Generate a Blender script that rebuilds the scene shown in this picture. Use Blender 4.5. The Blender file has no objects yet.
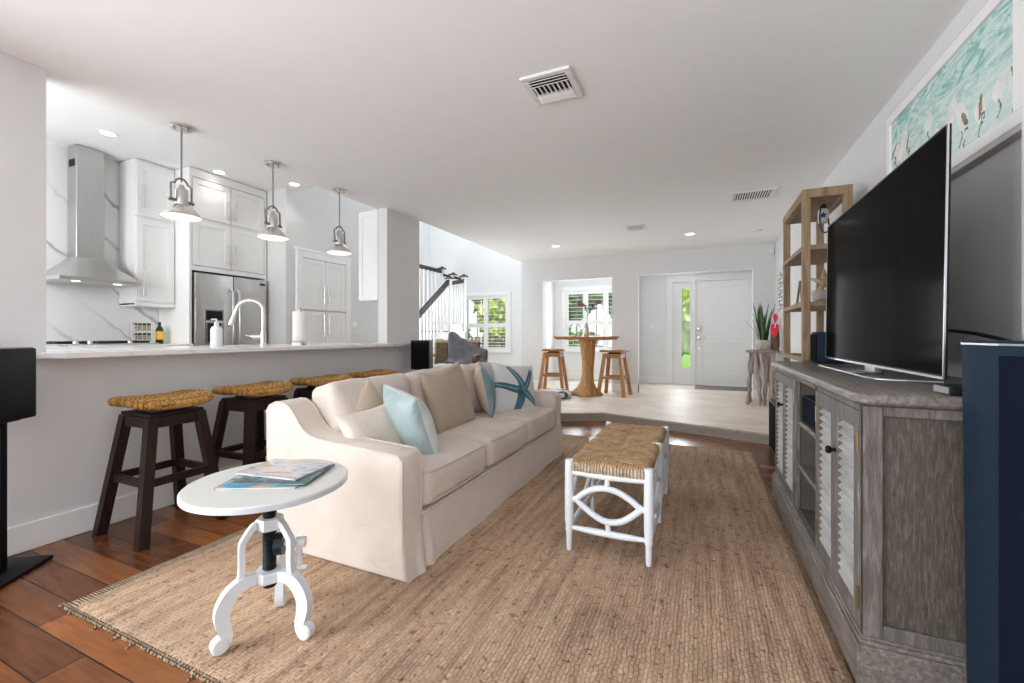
import bpy, bmesh, math, random
from mathutils import Vector, Matrix, Euler, noise
sc = bpy.context.scene
COL = sc.collection
PI = math.pi
rng = random.Random(7)

# ------------------------------------------------------------------ camera
F_PX, HOR = 431.0, 335.0
cam_d = bpy.data.cameras.new('camera')
cam = bpy.data.objects.new('camera', cam_d)
COL.objects.link(cam)
cam_d.sensor_fit = 'HORIZONTAL'
cam_d.sensor_width = 36.0
cam_d.lens = F_PX * 36.0 / 1024.0
cam_d.shift_y = -(341.5 - HOR) / 1024.0
cam_d.clip_start = 0.05
cam.location = (0, 0, 1.08)
cam.rotation_euler = (PI / 2, 0, math.atan2(190, 431))
sc.camera = cam

# ------------------------------------------------------------------ view, world, large lights
sc.view_settings.view_transform = 'Standard'
sc.view_settings.look = 'None'
sc.view_settings.gamma = 1.0
sc.view_settings.use_curve_mapping = False
sc.view_settings.exposure = 0.2
sc.cycles.max_bounces = 12
sc.cycles.diffuse_bounces = 7
sc.cycles.transparent_max_bounces = 16
sc.cycles.sample_clamp_indirect = 4.0
sc.cycles.use_denoising = True
sc.cycles.caustics_reflective = False
sc.cycles.caustics_refractive = False

wd = bpy.data.worlds.new('sky')
sc.world = wd
wd.use_nodes = True
nt = wd.node_tree
bg = nt.nodes['Background']
sky = nt.nodes.new('ShaderNodeTexSky')
sky.sky_type = 'HOSEK_WILKIE'
sky.sun_direction = (-0.35, 0.25, 0.9)
sky.turbidity = 4.0
mixw = nt.nodes.new('ShaderNodeMix')
mixw.data_type = 'RGBA'
mixw.inputs['Factor'].default_value = 0.75
mixw.inputs['B'].default_value = (1.0, 1.0, 1.0, 1)
nt.links.new(sky.outputs[0], mixw.inputs['A'])
nt.links.new(mixw.outputs['Result'], bg.inputs[0])
bg.inputs[1].default_value = 1.5


def area(name, loc, rot, sx, sy, power, color=(1, 1, 1)):
    d = bpy.data.lights.new(name, 'AREA')
    d.shape = 'RECTANGLE'
    d.size, d.size_y = sx, sy
    d.energy = power
    d.color = color
    o = bpy.data.objects.new(name, d)
    o.location = loc
    o.rotation_euler = rot
    COL.objects.link(o)
    return o


sun_d = bpy.data.lights.new('sun', 'SUN')
sun_d.energy = 4.5
sun_d.angle = 0.02
sun_d.color = (1.0, 0.95, 0.86)
sun_o = bpy.data.objects.new('sun', sun_d)
sun_o.rotation_euler = (math.radians(28), 0, math.radians(20))
COL.objects.link(sun_o)
# added daylight behind the camera, as if through unseen sliding doors
area('added_daylight_rear', (-1.0, -3.02, 1.2), (math.radians(108), 0, 0), 3.5, 2.2, 42, (0.87, 0.94, 1.0))
# added daylight at left rear, as if through an unseen patio door
area('unseen_patio_daylight', (-3.06, -1.25, 1.15), (0, math.radians(-90), 0), 2.1, 2.1, 160, (0.87, 0.94, 1.0))
# added light under the stair hall ceiling, as if from an unseen skylight
area('added_light_hall_top', (-4.7, 6.9, 4.95), (0, 0, 0), 2.6, 3.2, 34, (0.93, 0.965, 1.0))
# added light for unseen kitchen and stair windows, then daylight through garden windows
area('added_light_kitchen', (-4.4, 0.08, 1.75), (PI / 2, 0, 0), 1.8, 1.1, 44, (0.96, 0.98, 1.0))  # added to light the kitchen, as if from a side window out of view
area('added_light_stairs', (-6.2, 6.25, 1.5), (0, math.radians(-96), 0), 2.2, 1.2, 120, (0.9, 0.95, 1.0))  # added to brighten the far ceiling, as if from an unseen stair window
area('daylight_dining_window', (-2.05, 9.0, 1.4), (-PI / 2, 0, 0), 1.2, 1.2, 26, (0.93, 0.97, 1))
area('daylight_hall_window', (-4.3, 9.0, 1.4), (-PI / 2, 0, 0), 0.9, 1.2, 12, (0.95, 0.98, 1))
area('daylight_sidelight', (-0.4, 9.0, 1.3), (-PI / 2, 0, 0), 0.25, 1.6, 16, (0.93, 0.97, 1))


# ------------------------------------------------------------------ materials
def new_mat(name):
    m = bpy.data.materials.new(name)
    m.use_nodes = True
    t = m.node_tree
    return m, t, t.nodes['Principled BSDF']


def N(t, typ, **kw):
    n = t.nodes.new(typ)
    for k, v in kw.items():
        if k.startswith('i_'):
            n.inputs[k[2:].replace('_', ' ')].default_value = v
        else:
            setattr(n, k, v)
    return n


def coords(t, scale=(1, 1, 1), rot=(0, 0, 0)):
    c = N(t, 'ShaderNodeTexCoord')
    mp = N(t, 'ShaderNodeMapping')
    mp.inputs['Scale'].default_value = scale
    mp.inputs['Rotation'].default_value = rot
    t.links.new(c.outputs['Object'], mp.inputs[0])
    return mp.outputs[0]


def ramp(t, fac, stops):
    r = N(t, 'ShaderNodeValToRGB')
    el = r.color_ramp.elements
    while len(el) < len(stops):
        el.new(0.5)
    for e, (p, c) in zip(el, stops):
        e.position = p
        e.color = (*c, 1)
    t.links.new(fac, r.inputs[0])
    return r.outputs[0]


def mixc(t, a, b, fac, mode='MIX'):
    m = N(t, 'ShaderNodeMix', data_type='RGBA', blend_type=mode)
    for s, v in (('A', a), ('B', b)):
        if isinstance(v, tuple):
            m.inputs[s].default_value = (*v, 1)
        else:
            t.links.new(v, m.inputs[s])
    if isinstance(fac, (int, float)):
        m.inputs['Factor'].default_value = fac
    else:
        t.links.new(fac, m.inputs['Factor'])
    return m.outputs['Result']


def bump(t, b, h, strength=0.3, dist=0.01):
    n = N(t, 'ShaderNodeBump')
    n.inputs['Strength'].default_value = strength
    n.inputs['Distance'].default_value = dist
    t.links.new(h, n.inputs['Height'])
    t.links.new(n.outputs[0], b.inputs['Normal'])


def flat(name, col, rough=0.5, metal=0.0, var=0.0, vs=8.0, bmp=0.0, bs=200.0, spec=None, stretch=(1, 1, 1), coat=0.0):
    """plain finish with slight noise variation of the surface"""
    m, t, b = new_mat(name)
    b.inputs['Roughness'].default_value = rough
    b.inputs['Metallic'].default_value = metal
    if spec is not None:
        b.inputs['Specular IOR Level'].default_value = spec
    b.inputs['Coat Weight'].default_value = coat
    v = coords(t, stretch)
    n = N(t, 'ShaderNodeTexNoise', i_Scale=vs, i_Detail=4.0)
    t.links.new(v, n.inputs['Vector'])
    lo = tuple(c * (1 - var) for c in col)
    hi = tuple(min(1, c * (1 + var)) for c in col)
    t.links.new(ramp(t, n.outputs[0], [(0.3, lo), (0.7, hi)]), b.inputs['Base Color'])
    if bmp:
        n2 = N(t, 'ShaderNodeTexNoise', i_Scale=bs, i_Detail=2.0)
        t.links.new(v, n2.inputs['Vector'])
        bump(t, b, n2.outputs[0], bmp, 0.004)
    return m


def emit(name, col, s):
    m, t, b = new_mat(name)
    b.inputs['Base Color'].default_value = (*col, 1)
    b.inputs['Emission Color'].default_value = (*col, 1)
    b.inputs['Emission Strength'].default_value = s
    return m


def planks(name, c1, c2, mortar, w, rh, rough, grain=0.35, gloss_bump=0.15):
    m, t, b = new_mat(name)
    v = coords(t)
    br = N(t, 'ShaderNodeTexBrick', offset=0.37, squash=1.0)
    br.inputs['Scale'].default_value = 1.0
    br.inputs['Color1'].default_value = (*c1, 1)
    br.inputs['Color2'].default_value = (*c2, 1)
    br.inputs['Mortar'].default_value = (*mortar, 1)
    br.inputs['Mortar Size'].default_value = 0.0025
    br.inputs['Mortar Smooth'].default_value = 0.2
    br.inputs['Bias'].default_value = 0.0
    br.inputs['Brick Width'].default_value = w
    br.inputs['Row Height'].default_value = rh
    t.links.new(v, br.inputs['Vector'])
    v2 = coords(t, (1.6, 14, 14))
    n = N(t, 'ShaderNodeTexNoise', i_Scale=3.0, i_Detail=6.0, i_Roughness=0.65)
    t.links.new(v2, n.inputs['Vector'])
    n3 = N(t, 'ShaderNodeTexNoise', i_Scale=2.3, i_Detail=3.0)
    t.links.new(v, n3.inputs['Vector'])
    g = ramp(t, n.outputs[0], [(0.25, (1 - grain,) * 3), (0.75, (1 + grain * 0.3,) * 3)])
    g2 = ramp(t, n3.outputs[0], [(0.3, (0.75,) * 3), (0.7, (1.15,) * 3)])
    c = mixc(t, br.outputs['Color'], g, 1.0, 'MULTIPLY')
    c = mixc(t, c, g2, 0.7, 'MULTIPLY')
    t.links.new(c, b.inputs['Base Color'])
    b.inputs['Roughness'].default_value = rough
    inv = N(t, 'ShaderNodeMath', operation='SUBTRACT')
    inv.inputs[0].default_value = 1.0
    t.links.new(br.outputs['Fac'], inv.inputs[1])
    bump(t, b, inv.outputs[0], gloss_bump, 0.004)
    return m


def wood(name, dark, mid, light, axis='X', rough=0.5, scale=1.0, bmp=0.15, spec=0.5):
    m, t, b = new_mat(name)
    b.inputs['Specular IOR Level'].default_value = spec
    k = {'X': (1, 9, 9), 'Y': (9, 1, 9), 'Z': (9, 9, 1)}[axis]
    v = coords(t, tuple(a * scale for a in k))
    n = N(t, 'ShaderNodeTexNoise', i_Scale=3.5, i_Detail=8.0, i_Roughness=0.7, i_Distortion=0.6)
    t.links.new(v, n.inputs['Vector'])
    t.links.new(ramp(t, n.outputs[0], [(0.3, dark), (0.5, mid), (0.72, light)]), b.inputs['Base Color'])
    b.inputs['Roughness'].default_value = rough
    bump(t, b, n.outputs[0], bmp, 0.004)
    return m


def weave(name, c_dark, c_mid, c_light, rows, rough=0.85, axis='X', flecks=True, strength=0.8, knots=60.0, dist=1.6, band=0.75):
    """coarse twisted-cord weave: bands plus knots plus flecks"""
    m, t, b = new_mat(name)
    v = coords(t)
    w = N(t, 'ShaderNodeTexWave', wave_type='BANDS', bands_direction=axis)
    w.inputs['Scale'].default_value = rows
    w.inputs['Distortion'].default_value = dist
    w.inputs['Detail'].default_value = 2.0
    w.inputs['Detail Scale'].default_value = 2.0
    t.links.new(v, w.inputs['Vector'])
    n = N(t, 'ShaderNodeTexNoise', i_Scale=knots, i_Detail=3.0, i_Roughness=0.7)
    t.links.new(v, n.inputs['Vector'])
    n2 = N(t, 'ShaderNodeTexNoise', i_Scale=knots * 0.35, i_Detail=5.0, i_Roughness=0.8)
    t.links.new(v, n2.inputs['Vector'])
    n3 = N(t, 'ShaderNodeTexNoise', i_Scale=1.7, i_Detail=2.0)
    t.links.new(v, n3.inputs['Vector'])
    c = ramp(t, n2.outputs[0], [(0.28, c_dark), (0.48, c_mid), (0.7, c_light)])
    sh = ramp(t, w.outputs['Fac'], [(0.0, (0.62,) * 3), (0.5, (1.0,) * 3)])
    c = mixc(t, c, sh, band, 'MULTIPLY')
    kn = ramp(t, n.outputs[0], [(0.3, (0.6,) * 3), (0.6, (1.08,) * 3)])
    c = mixc(t, c, kn, 0.8, 'MULTIPLY')
    big = ramp(t, n3.outputs[0], [(0.3, (0.88,) * 3), (0.7, (1.1,) * 3)])
    c = mixc(t, c, big, 0.8, 'MULTIPLY')
    t.links.new(c, b.inputs['Base Color'])
    b.inputs['Roughness'].default_value = rough
    b.inputs['Specular IOR Level'].default_value = 0.2
    ad = N(t, 'ShaderNodeMath', operation='ADD')
    t.links.new(w.outputs['Fac'], ad.inputs[0])
    t.links.new(n.outputs[0], ad.inputs[1])
    bump(t, b, ad.outputs[0], strength, 0.012)
    return m


def braid_mat(name, cols, stitch, row, mortar, strength):
    """hand-braided jute: rows of stitches along y, streaky yarn colours, dark knots"""
    m, t, b = new_mat(name)
    v = coords(t)
    br = N(t, 'ShaderNodeTexBrick', offset=0.5)
    vr = coords(t, (1, 1, 1), (0, 0, PI / 2))
    nz = N(t, 'ShaderNodeTexNoise', i_Scale=22.0, i_Detail=3.0)
    t.links.new(v, nz.inputs['Vector'])
    mv = N(t, 'ShaderNodeVectorMath', operation='MULTIPLY_ADD')
    mv.inputs[1].default_value = (0.022, 0.022, 0)
    t.links.new(nz.outputs['Color'], mv.inputs[0])
    t.links.new(vr, mv.inputs[2])
    br.inputs['Scale'].default_value = 1.0
    br.inputs['Color1'].default_value = (1.12, 1.12, 1.12, 1)
    br.inputs['Color2'].default_value = (0.82, 0.8, 0.78, 1)
    br.inputs['Mortar'].default_value = (*mortar, 1)
    br.inputs['Mortar Size'].default_value = 0.0022
    br.inputs['Mortar Smooth'].default_value = 1.0
    br.inputs['Brick Width'].default_value = stitch
    br.inputs['Row Height'].default_value = row
    t.links.new(mv.outputs[0], br.inputs['Vector'])
    st = N(t, 'ShaderNodeTexNoise', i_Scale=1.0, i_Detail=5.0, i_Roughness=0.7)
    t.links.new(coords(t, (26, 1.6, 1)), st.inputs['Vector'])
    c = ramp(t, st.outputs[0], list(zip((0.3, 0.45, 0.58, 0.72), cols)))
    bl = N(t, 'ShaderNodeTexNoise', i_Scale=1.4, i_Detail=3.0)
    t.links.new(v, bl.inputs['Vector'])
    c = mixc(t, c, ramp(t, bl.outputs[0], [(0.35, (0.82, 0.8, 0.8)), (0.65, (1.15, 1.12, 1.08))]), 1.0, 'MULTIPLY')
    c = mixc(t, c, br.outputs['Color'], strength, 'MULTIPLY')
    fl = N(t, 'ShaderNodeTexNoise', i_Scale=42.0, i_Detail=3.0, i_Roughness=0.6)
    t.links.new(v, fl.inputs['Vector'])
    c = mixc(t, c, ramp(t, fl.outputs[0], [(0.3, (0.45, 0.38, 0.34)), (0.42, (1, 1, 1)), (0.66, (1, 1, 1)), (0.75, (1.3, 1.28, 1.25))]), 1.0, 'MULTIPLY')
    t.links.new(c, b.inputs['Base Color'])
    b.inputs['Roughness'].default_value = 0.95
    b.inputs['Specular IOR Level'].default_value = 0.15
    ad = N(t, 'ShaderNodeMath', operation='SUBTRACT')
    t.links.new(fl.outputs[0], ad.inputs[0])
    t.links.new(br.outputs['Fac'], ad.inputs[1])
    bump(t, b, ad.outputs[0], 0.6, 0.008)
    return m


def fabric(name, col, var=0.05, rough=0.9, bs=420.0, crease=0.25, sheen=0.15):
    m, t, b = new_mat(name)
    v = coords(t)
    n = N(t, 'ShaderNodeTexNoise', i_Scale=6.0, i_Detail=4.0)
    t.links.new(v, n.inputs['Vector'])
    t.links.new(ramp(t, n.outputs[0], [(0.3, tuple(c * (1 - var) for c in col)), (0.7, tuple(min(1, c * (1 + var)) for c in col))]), b.inputs['Base Color'])
    b.inputs['Roughness'].default_value = rough
    b.inputs['Specular IOR Level'].default_value = 0.15
    b.inputs['Sheen Weight'].default_value = sheen
    n2 = N(t, 'ShaderNodeTexNoise', i_Scale=bs, i_Detail=1.0)
    n4 = N(t, 'ShaderNodeTexNoise', i_Scale=7.0, i_Detail=3.0, i_Distortion=1.2)
    t.links.new(v, n2.inputs['Vector'])
    t.links.new(v, n4.inputs['Vector'])
    ad = N(t, 'ShaderNodeMath', operation='MULTIPLY_ADD')
    ad.inputs[1].default_value = 0.06
    t.links.new(n2.outputs[0], ad.inputs[0])
    t.links.new(n4.outputs[0], ad.inputs[2])
    bump(t, b, ad.outputs[0], crease, 0.03)
    return m


def glass_mat(name, tint=(1, 1, 1), glossy=0.08):
    m, t, b = new_mat(name)
    tr = N(t, 'ShaderNodeBsdfTransparent')
    tr.inputs[0].default_value = (*tint, 1)
    gl = N(t, 'ShaderNodeBsdfGlossy')
    gl.inputs['Roughness'].default_value = 0.02
    mx = N(t, 'ShaderNodeMixShader')
    mx.inputs[0].default_value = glossy
    t.links.new(tr.outputs[0], mx.inputs[1])
    t.links.new(gl.outputs[0], mx.inputs[2])
    t.links.new(mx.outputs[0], t.nodes['Material Output'].inputs['Surface'])
    return m


def marble(name, base, vein, rough=0.2, scale=1.3, amt=1.0):
    """pale stone with long thin diagonal veins"""
    m, t, b = new_mat(name)
    v = coords(t, (1, 1, 1), (math.radians(38), 0.15, 0.1))
    w = N(t, 'ShaderNodeTexWave', wave_type='BANDS', bands_direction='Z')
    w.inputs['Scale'].default_value = scale
    w.inputs['Distortion'].default_value = 5.0
    w.inputs['Detail'].default_value = 5.0
    w.inputs['Detail Scale'].default_value = 0.8
    w.inputs['Detail Roughness'].default_value = 0.62
    t.links.new(v, w.inputs['Vector'])
    n2 = N(t, 'ShaderNodeTexNoise', i_Scale=scale * 1.6, i_Detail=3.0)
    t.links.new(v, n2.inputs['Vector'])
    f = ramp(t, w.outputs['Fac'], [(0.955, (0, 0, 0)), (1.0, (amt,) * 3)])
    g = ramp(t, n2.outputs[0], [(0.42, (0.08,) * 3), (0.65, (1, 1, 1))])
    f = mixc(t, f, g, 1.0, 'MULTIPLY')
    t.links.new(mixc(t, base, vein, f), b.inputs['Base Color'])
    b.inputs['Roughness'].default_value = rough
    return m


M = {}
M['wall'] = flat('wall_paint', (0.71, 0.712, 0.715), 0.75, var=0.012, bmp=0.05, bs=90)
M['wall_bar'] = flat('bar_wall_shade', (0.62, 0.625, 0.635), 0.75, var=0.012, bmp=0.05, bs=90)  # greyer copy of the wall paint with shade in its colour; unused
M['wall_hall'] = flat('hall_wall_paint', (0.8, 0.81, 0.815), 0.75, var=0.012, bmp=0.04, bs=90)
M['ceil'] = flat('ceiling_paint', (0.885, 0.898, 0.9), 0.85, var=0.01, bmp=0.05, bs=60)
M['trim'] = flat('white_trim', (0.86, 0.86, 0.855), 0.4, var=0.01)
M['cab'] = flat('cabinet_white', (0.85, 0.845, 0.835), 0.38, var=0.01)
M['hardwood'] = planks('hardwood_floor', (0.36, 0.13, 0.042), (0.12, 0.042, 0.017), (0.03, 0.012, 0.006), 0.95, 0.125, 0.27, 0.45, 0.2)
M['oak'] = planks('pale_oak_floor', (0.75, 0.67, 0.58), (0.66, 0.58, 0.5), (0.48, 0.42, 0.36), 1.3, 0.16, 0.52, 0.16, 0.12)
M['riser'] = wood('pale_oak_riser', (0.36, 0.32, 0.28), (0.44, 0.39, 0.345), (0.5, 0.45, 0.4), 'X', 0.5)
M['jute'] = braid_mat('jute', ((0.30, 0.205, 0.15), (0.47, 0.325, 0.225), (0.58, 0.42, 0.29), (0.5, 0.4, 0.32)), 0.026, 0.0145, (0.42, 0.36, 0.32), 0.62)
M['jute_edge'] = weave('jute_edge', (0.2, 0.14, 0.09), (0.42, 0.32, 0.22), (0.58, 0.48, 0.36), 30.0, 0.95, 'Y', True, 0.8, 80.0)
M['linen'] = fabric('sofa_linen', (0.68, 0.595, 0.53), 0.05, crease=0.35)
M['piping'] = fabric('sofa_piping', (0.64, 0.55, 0.48), 0.05)
M['cream'] = fabric('cream_fabric', (0.7, 0.625, 0.55), 0.05, crease=0.4)
M['taupe'] = fabric('taupe_fabric', (0.45, 0.37, 0.285), 0.06, crease=0.4)
M['beige'] = fabric('beige_fabric', (0.62, 0.5, 0.39), 0.06, crease=0.4)
M['aqua'] = fabric('aqua_silk', (0.34, 0.43, 0.43), 0.15, rough=0.4, crease=0.45, sheen=0.5)
M['aqua_pale'] = fabric('pale_aqua_fabric', (0.62, 0.66, 0.64), 0.12, rough=0.6, crease=0.4)
M['star'] = fabric('starfish_print', (0.06, 0.165, 0.215), 0.5, crease=0.3)
M['star2'] = fabric('starfish_print_light', (0.22, 0.38, 0.42), 0.3, crease=0.3)
M['offwhite'] = fabric('offwhite_fabric', (0.66, 0.66, 0.65), 0.05, crease=0.3)
M['throw'] = fabric('grey_throw', (0.2, 0.2, 0.225), 0.25, crease=0.6, bs=200)
M['stripe_d'] = fabric('striped_dark', (0.09, 0.1, 0.12), 0.1)
M['darkwood'] = wood('dark_walnut', (0.008, 0.004, 0.0035), (0.018, 0.008, 0.006), (0.032, 0.014, 0.01), 'Z', 0.4, 1.0, 0.05, 0.25)
M['rail'] = flat('dark_rail', (0.035, 0.02, 0.018), 0.35, var=0.2)
M['seagrass'] = braid_mat('seagrass', ((0.2, 0.095, 0.025), (0.42, 0.225, 0.065), (0.62, 0.38, 0.13), (0.75, 0.5, 0.21)), 0.03, 0.017, (0.16, 0.1, 0.05), 0.95)
M['rush'] = weave('rush', (0.54, 0.3, 0.125), (0.82, 0.52, 0.265), (0.95, 0.7, 0.42), 26.0, 0.75, 'X', True, 0.9, 30.0)
M['rush_y'] = weave('rush_lengthwise', (0.52, 0.29, 0.12), (0.8, 0.5, 0.25), (0.93, 0.68, 0.41), 26.0, 0.75, 'Y', True, 0.9, 30.0)
M['rush_cord'] = weave('rush_cord', (0.4, 0.29, 0.18), (0.68, 0.54, 0.38), (0.82, 0.7, 0.55), 20.0, 0.8, 'X', True, 0.9, 50.0)
M['white_paint'] = flat('white_gloss_paint', (0.72, 0.76, 0.8), 0.35, var=0.02)
M['table_white'] = flat('white_table_enamel', (0.64, 0.63, 0.6), 0.3, var=0.02)
M['table_edge'] = flat('white_table_edge', (0.6, 0.68, 0.74), 0.3, var=0.03)
M['iron'] = flat('black_iron', (0.02, 0.025, 0.03), 0.45, 0.6, var=0.2)
M['black'] = flat('black_plastic', (0.006, 0.006, 0.008), 0.5, var=0.1, spec=0.2)
M['grille'] = flat('speaker_cloth', (0.006, 0.007, 0.009), 0.95, spec=0.1, var=0.2, vs=300, bmp=0.5, bs=900)
M['tower'] = flat('tower_navy', (0.010, 0.021, 0.038), 0.7, var=0.12, vs=60, spec=0.2)
M['tower_cloth'] = flat('tower_cloth', (0.004, 0.007, 0.016), 0.9, spec=0.1, var=0.15, vs=300, bmp=0.3, bs=700)
M['silver'] = flat('silver', (0.62, 0.63, 0.65), 0.3, 1.0, var=0.04)
M['nickel'] = flat('brushed_nickel', (0.72, 0.7, 0.68), 0.25, 1.0, var=0.06)
M['nickel_dark'] = flat('aged_nickel', (0.27, 0.26, 0.25), 0.35, 1.0, var=0.08)
M['nickel_warm'] = flat('champagne_nickel', (0.8, 0.74, 0.66), 0.3, 0.9, var=0.03)
M['steel'] = flat('stainless', (0.6, 0.595, 0.585), 0.3, 1.0, var=0.05, vs=4.0, stretch=(1, 40, 0.4))
M['steel_dark'] = flat('stainless_side', (0.3, 0.3, 0.3), 0.4, 0.8, var=0.1)
M['tv_screen'] = flat('tv_screen', (0.006, 0.006, 0.006), 0.12, var=0.0, spec=0.004)
M['grey_wood'] = wood('weathered_grey_wood', (0.06, 0.048, 0.04), (0.13, 0.113, 0.1), (0.25, 0.235, 0.228), 'Z', 0.6, 2.2, 0.3)
M['grey_wood_y'] = wood('weathered_grey_top', (0.075, 0.06, 0.05), (0.16, 0.138, 0.122), (0.3, 0.28, 0.268), 'Y', 0.45, 2.0, 0.3)
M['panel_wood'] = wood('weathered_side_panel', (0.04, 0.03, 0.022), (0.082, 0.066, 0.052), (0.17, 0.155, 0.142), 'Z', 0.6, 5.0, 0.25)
M['louver'] = wood('grey_louver', (0.22, 0.205, 0.195), (0.35, 0.34, 0.335), (0.48, 0.47, 0.465), 'Y', 0.55, 1.0, 0.1)
M['inside'] = flat('console_inside', (0.09, 0.075, 0.062), 0.8, var=0.2)
M['brass'] = flat('aged_brass', (0.2, 0.15, 0.08), 0.4, 0.9, var=0.2)
M['shelf_wood'] = wood('reclaimed_pine', (0.15, 0.092, 0.05), (0.27, 0.18, 0.1), (0.39, 0.28, 0.175), 'Z', 0.65, 0.8, 0.2)
M['teak'] = wood('honey_teak', (0.24, 0.09, 0.025), (0.42, 0.185, 0.055), (0.56, 0.29, 0.1), 'Z', 0.45, 0.7, 0.1)
M['slab'] = wood('live_edge_slab', (0.16, 0.055, 0.02), (0.42, 0.18, 0.055), (0.66, 0.4, 0.17), 'X', 0.4, 1.3, 0.2)
M['trunk'] = wood('golden_trunk', (0.25, 0.1, 0.025), (0.46, 0.235, 0.075), (0.62, 0.39, 0.16), 'Z', 0.5, 1.0, 0.25)
M['drift'] = wood('driftwood', (0.15, 0.13, 0.115), (0.27, 0.235, 0.21), (0.42, 0.37, 0.34), 'Z', 0.8, 1.2, 0.3)
M['drift_pink'] = wood('bare_driftwood', (0.3, 0.22, 0.19), (0.42, 0.33, 0.29), (0.53, 0.44, 0.4), 'Z', 0.8, 1.2, 0.3)
M['rattan'] = flat('rattan', (0.55, 0.4, 0.25), 0.5, var=0.2, vs=20)
M['rattan_dark'] = flat('rattan_brown', (0.12, 0.065, 0.04), 0.45, var=0.2, vs=20)
M['wicker'] = weave('wicker', (0.28, 0.18, 0.1), (0.55, 0.41, 0.26), (0.7, 0.56, 0.4), 26.0, 0.8, 'Z', True, 1.0, 60.0)
M['quartz'] = marble('white_quartz', (0.84, 0.84, 0.835), (0.5, 0.49, 0.48), 0.18, 1.6, 0.7)
M['backsplash'] = marble('marble_backsplash', (0.86, 0.86, 0.855), (0.36, 0.35, 0.34), 0.22, 0.9, 0.85)
M['ceramic'] = flat('white_ceramic', (0.78, 0.77, 0.76), 0.25, var=0.02)
M['paper'] = flat('paper_towel', (0.85, 0.83, 0.8), 0.95, var=0.02, bmp=0.3, bs=120)
M['clear'] = glass_mat('clear_glass', (0.93, 0.95, 0.95), 0.15)
M['pane'] = glass_mat('window_glass', (0.96, 0.98, 0.97), 0.05)
M['hanger'] = flat('frosted_bottle', (0.75, 0.76, 0.76), 0.3, var=0.02)
M['amber'] = flat('dark_bottle', (0.02, 0.012, 0.006), 0.15, var=0.1)
M['yellow'] = flat('yellow_label', (0.85, 0.55, 0.02), 0.5, var=0.02)
M['spice'] = flat('spice_jars', (0.35, 0.3, 0.2), 0.3, var=0.6, vs=60)
M['leaf'] = flat('snake_plant_leaf', (0.05, 0.11, 0.035), 0.45, var=0.5, vs=14)
M['red'] = flat('red_petal', (0.75, 0.02, 0.05), 0.4, var=0.15)
M['pot'] = flat('grey_stone_pot', (0.45, 0.43, 0.4), 0.8, var=0.25, vs=25, bmp=0.5, bs=60)
M['brown'] = flat('brown_vase', (0.16, 0.09, 0.05), 0.5, var=0.3)
M['navy'] = flat('navy_paint', (0.01, 0.03, 0.1), 0.6, var=0.1)
M['plaque'] = flat('white_plaque', (0.75, 0.73, 0.71), 0.7, var=0.05)
M['ink'] = flat('dark_lettering', (0.06, 0.065, 0.07), 0.7, var=0.1)
M['ink_pink'] = flat('pink_lettering', (0.7, 0.5, 0.47), 0.7, var=0.1)
M['vent'] = flat('vent_white', (0.76, 0.76, 0.75), 0.5, var=0.01)
M['vent_dark'] = flat('vent_shadow', (0.03, 0.03, 0.03), 0.9)
M['mat'] = flat('door_mat', (0.19, 0.175, 0.17), 0.95, var=0.2, vs=60, bmp=0.6, bs=300)
M['bulb_warm'] = emit('warm_diffuser', (1.0, 0.78, 0.56), 1.25)
M['bulb_white'] = emit('white_downlight', (1.0, 0.96, 0.9), 4.0)
M['frame_grey'] = flat('grey_frame', (0.3, 0.3, 0.31), 0.5, var=0.05)
M['frame_white'] = flat('white_frame', (0.82, 0.81, 0.8), 0.4, var=0.02)
M['frame_taupe'] = flat('taupe_frame_side', (0.5, 0.475, 0.46), 0.5, var=0.05)
M['bird_white'] = flat('paint_white', (0.74, 0.74, 0.72), 0.6, var=0.12, vs=18)
M['bird_brown'] = flat('paint_brown', (0.25, 0.17, 0.09), 0.6, var=0.4, vs=30)
M['bird_dark'] = flat('paint_slate', (0.1, 0.14, 0.14), 0.6, var=0.3, vs=30)
M['magenta'] = flat('orchid_petal', (0.2, 0.03, 0.09), 0.5, var=0.3)
M['fence'] = wood('fence_brown', (0.06, 0.045, 0.035), (0.11, 0.085, 0.065), (0.17, 0.13, 0.1), 'Z', 0.8)
M['lawn'] = flat('lawn', (0.16, 0.32, 0.05), 0.9, var=0.3, vs=3)
M['bush'] = flat('bush_leaves', (0.17, 0.3, 0.08), 0.7, var=0.45, vs=7)
M['bush_y'] = flat('yellow_bush_leaves', (0.36, 0.46, 0.1), 0.7, var=0.4, vs=7)
M['tree'] = flat('tree_leaves', (0.2, 0.33, 0.15), 0.7, var=0.5, vs=5)
M['bluebin'] = flat('blue_paint', (0.12, 0.33, 0.4), 0.4, var=0.1)


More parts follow.
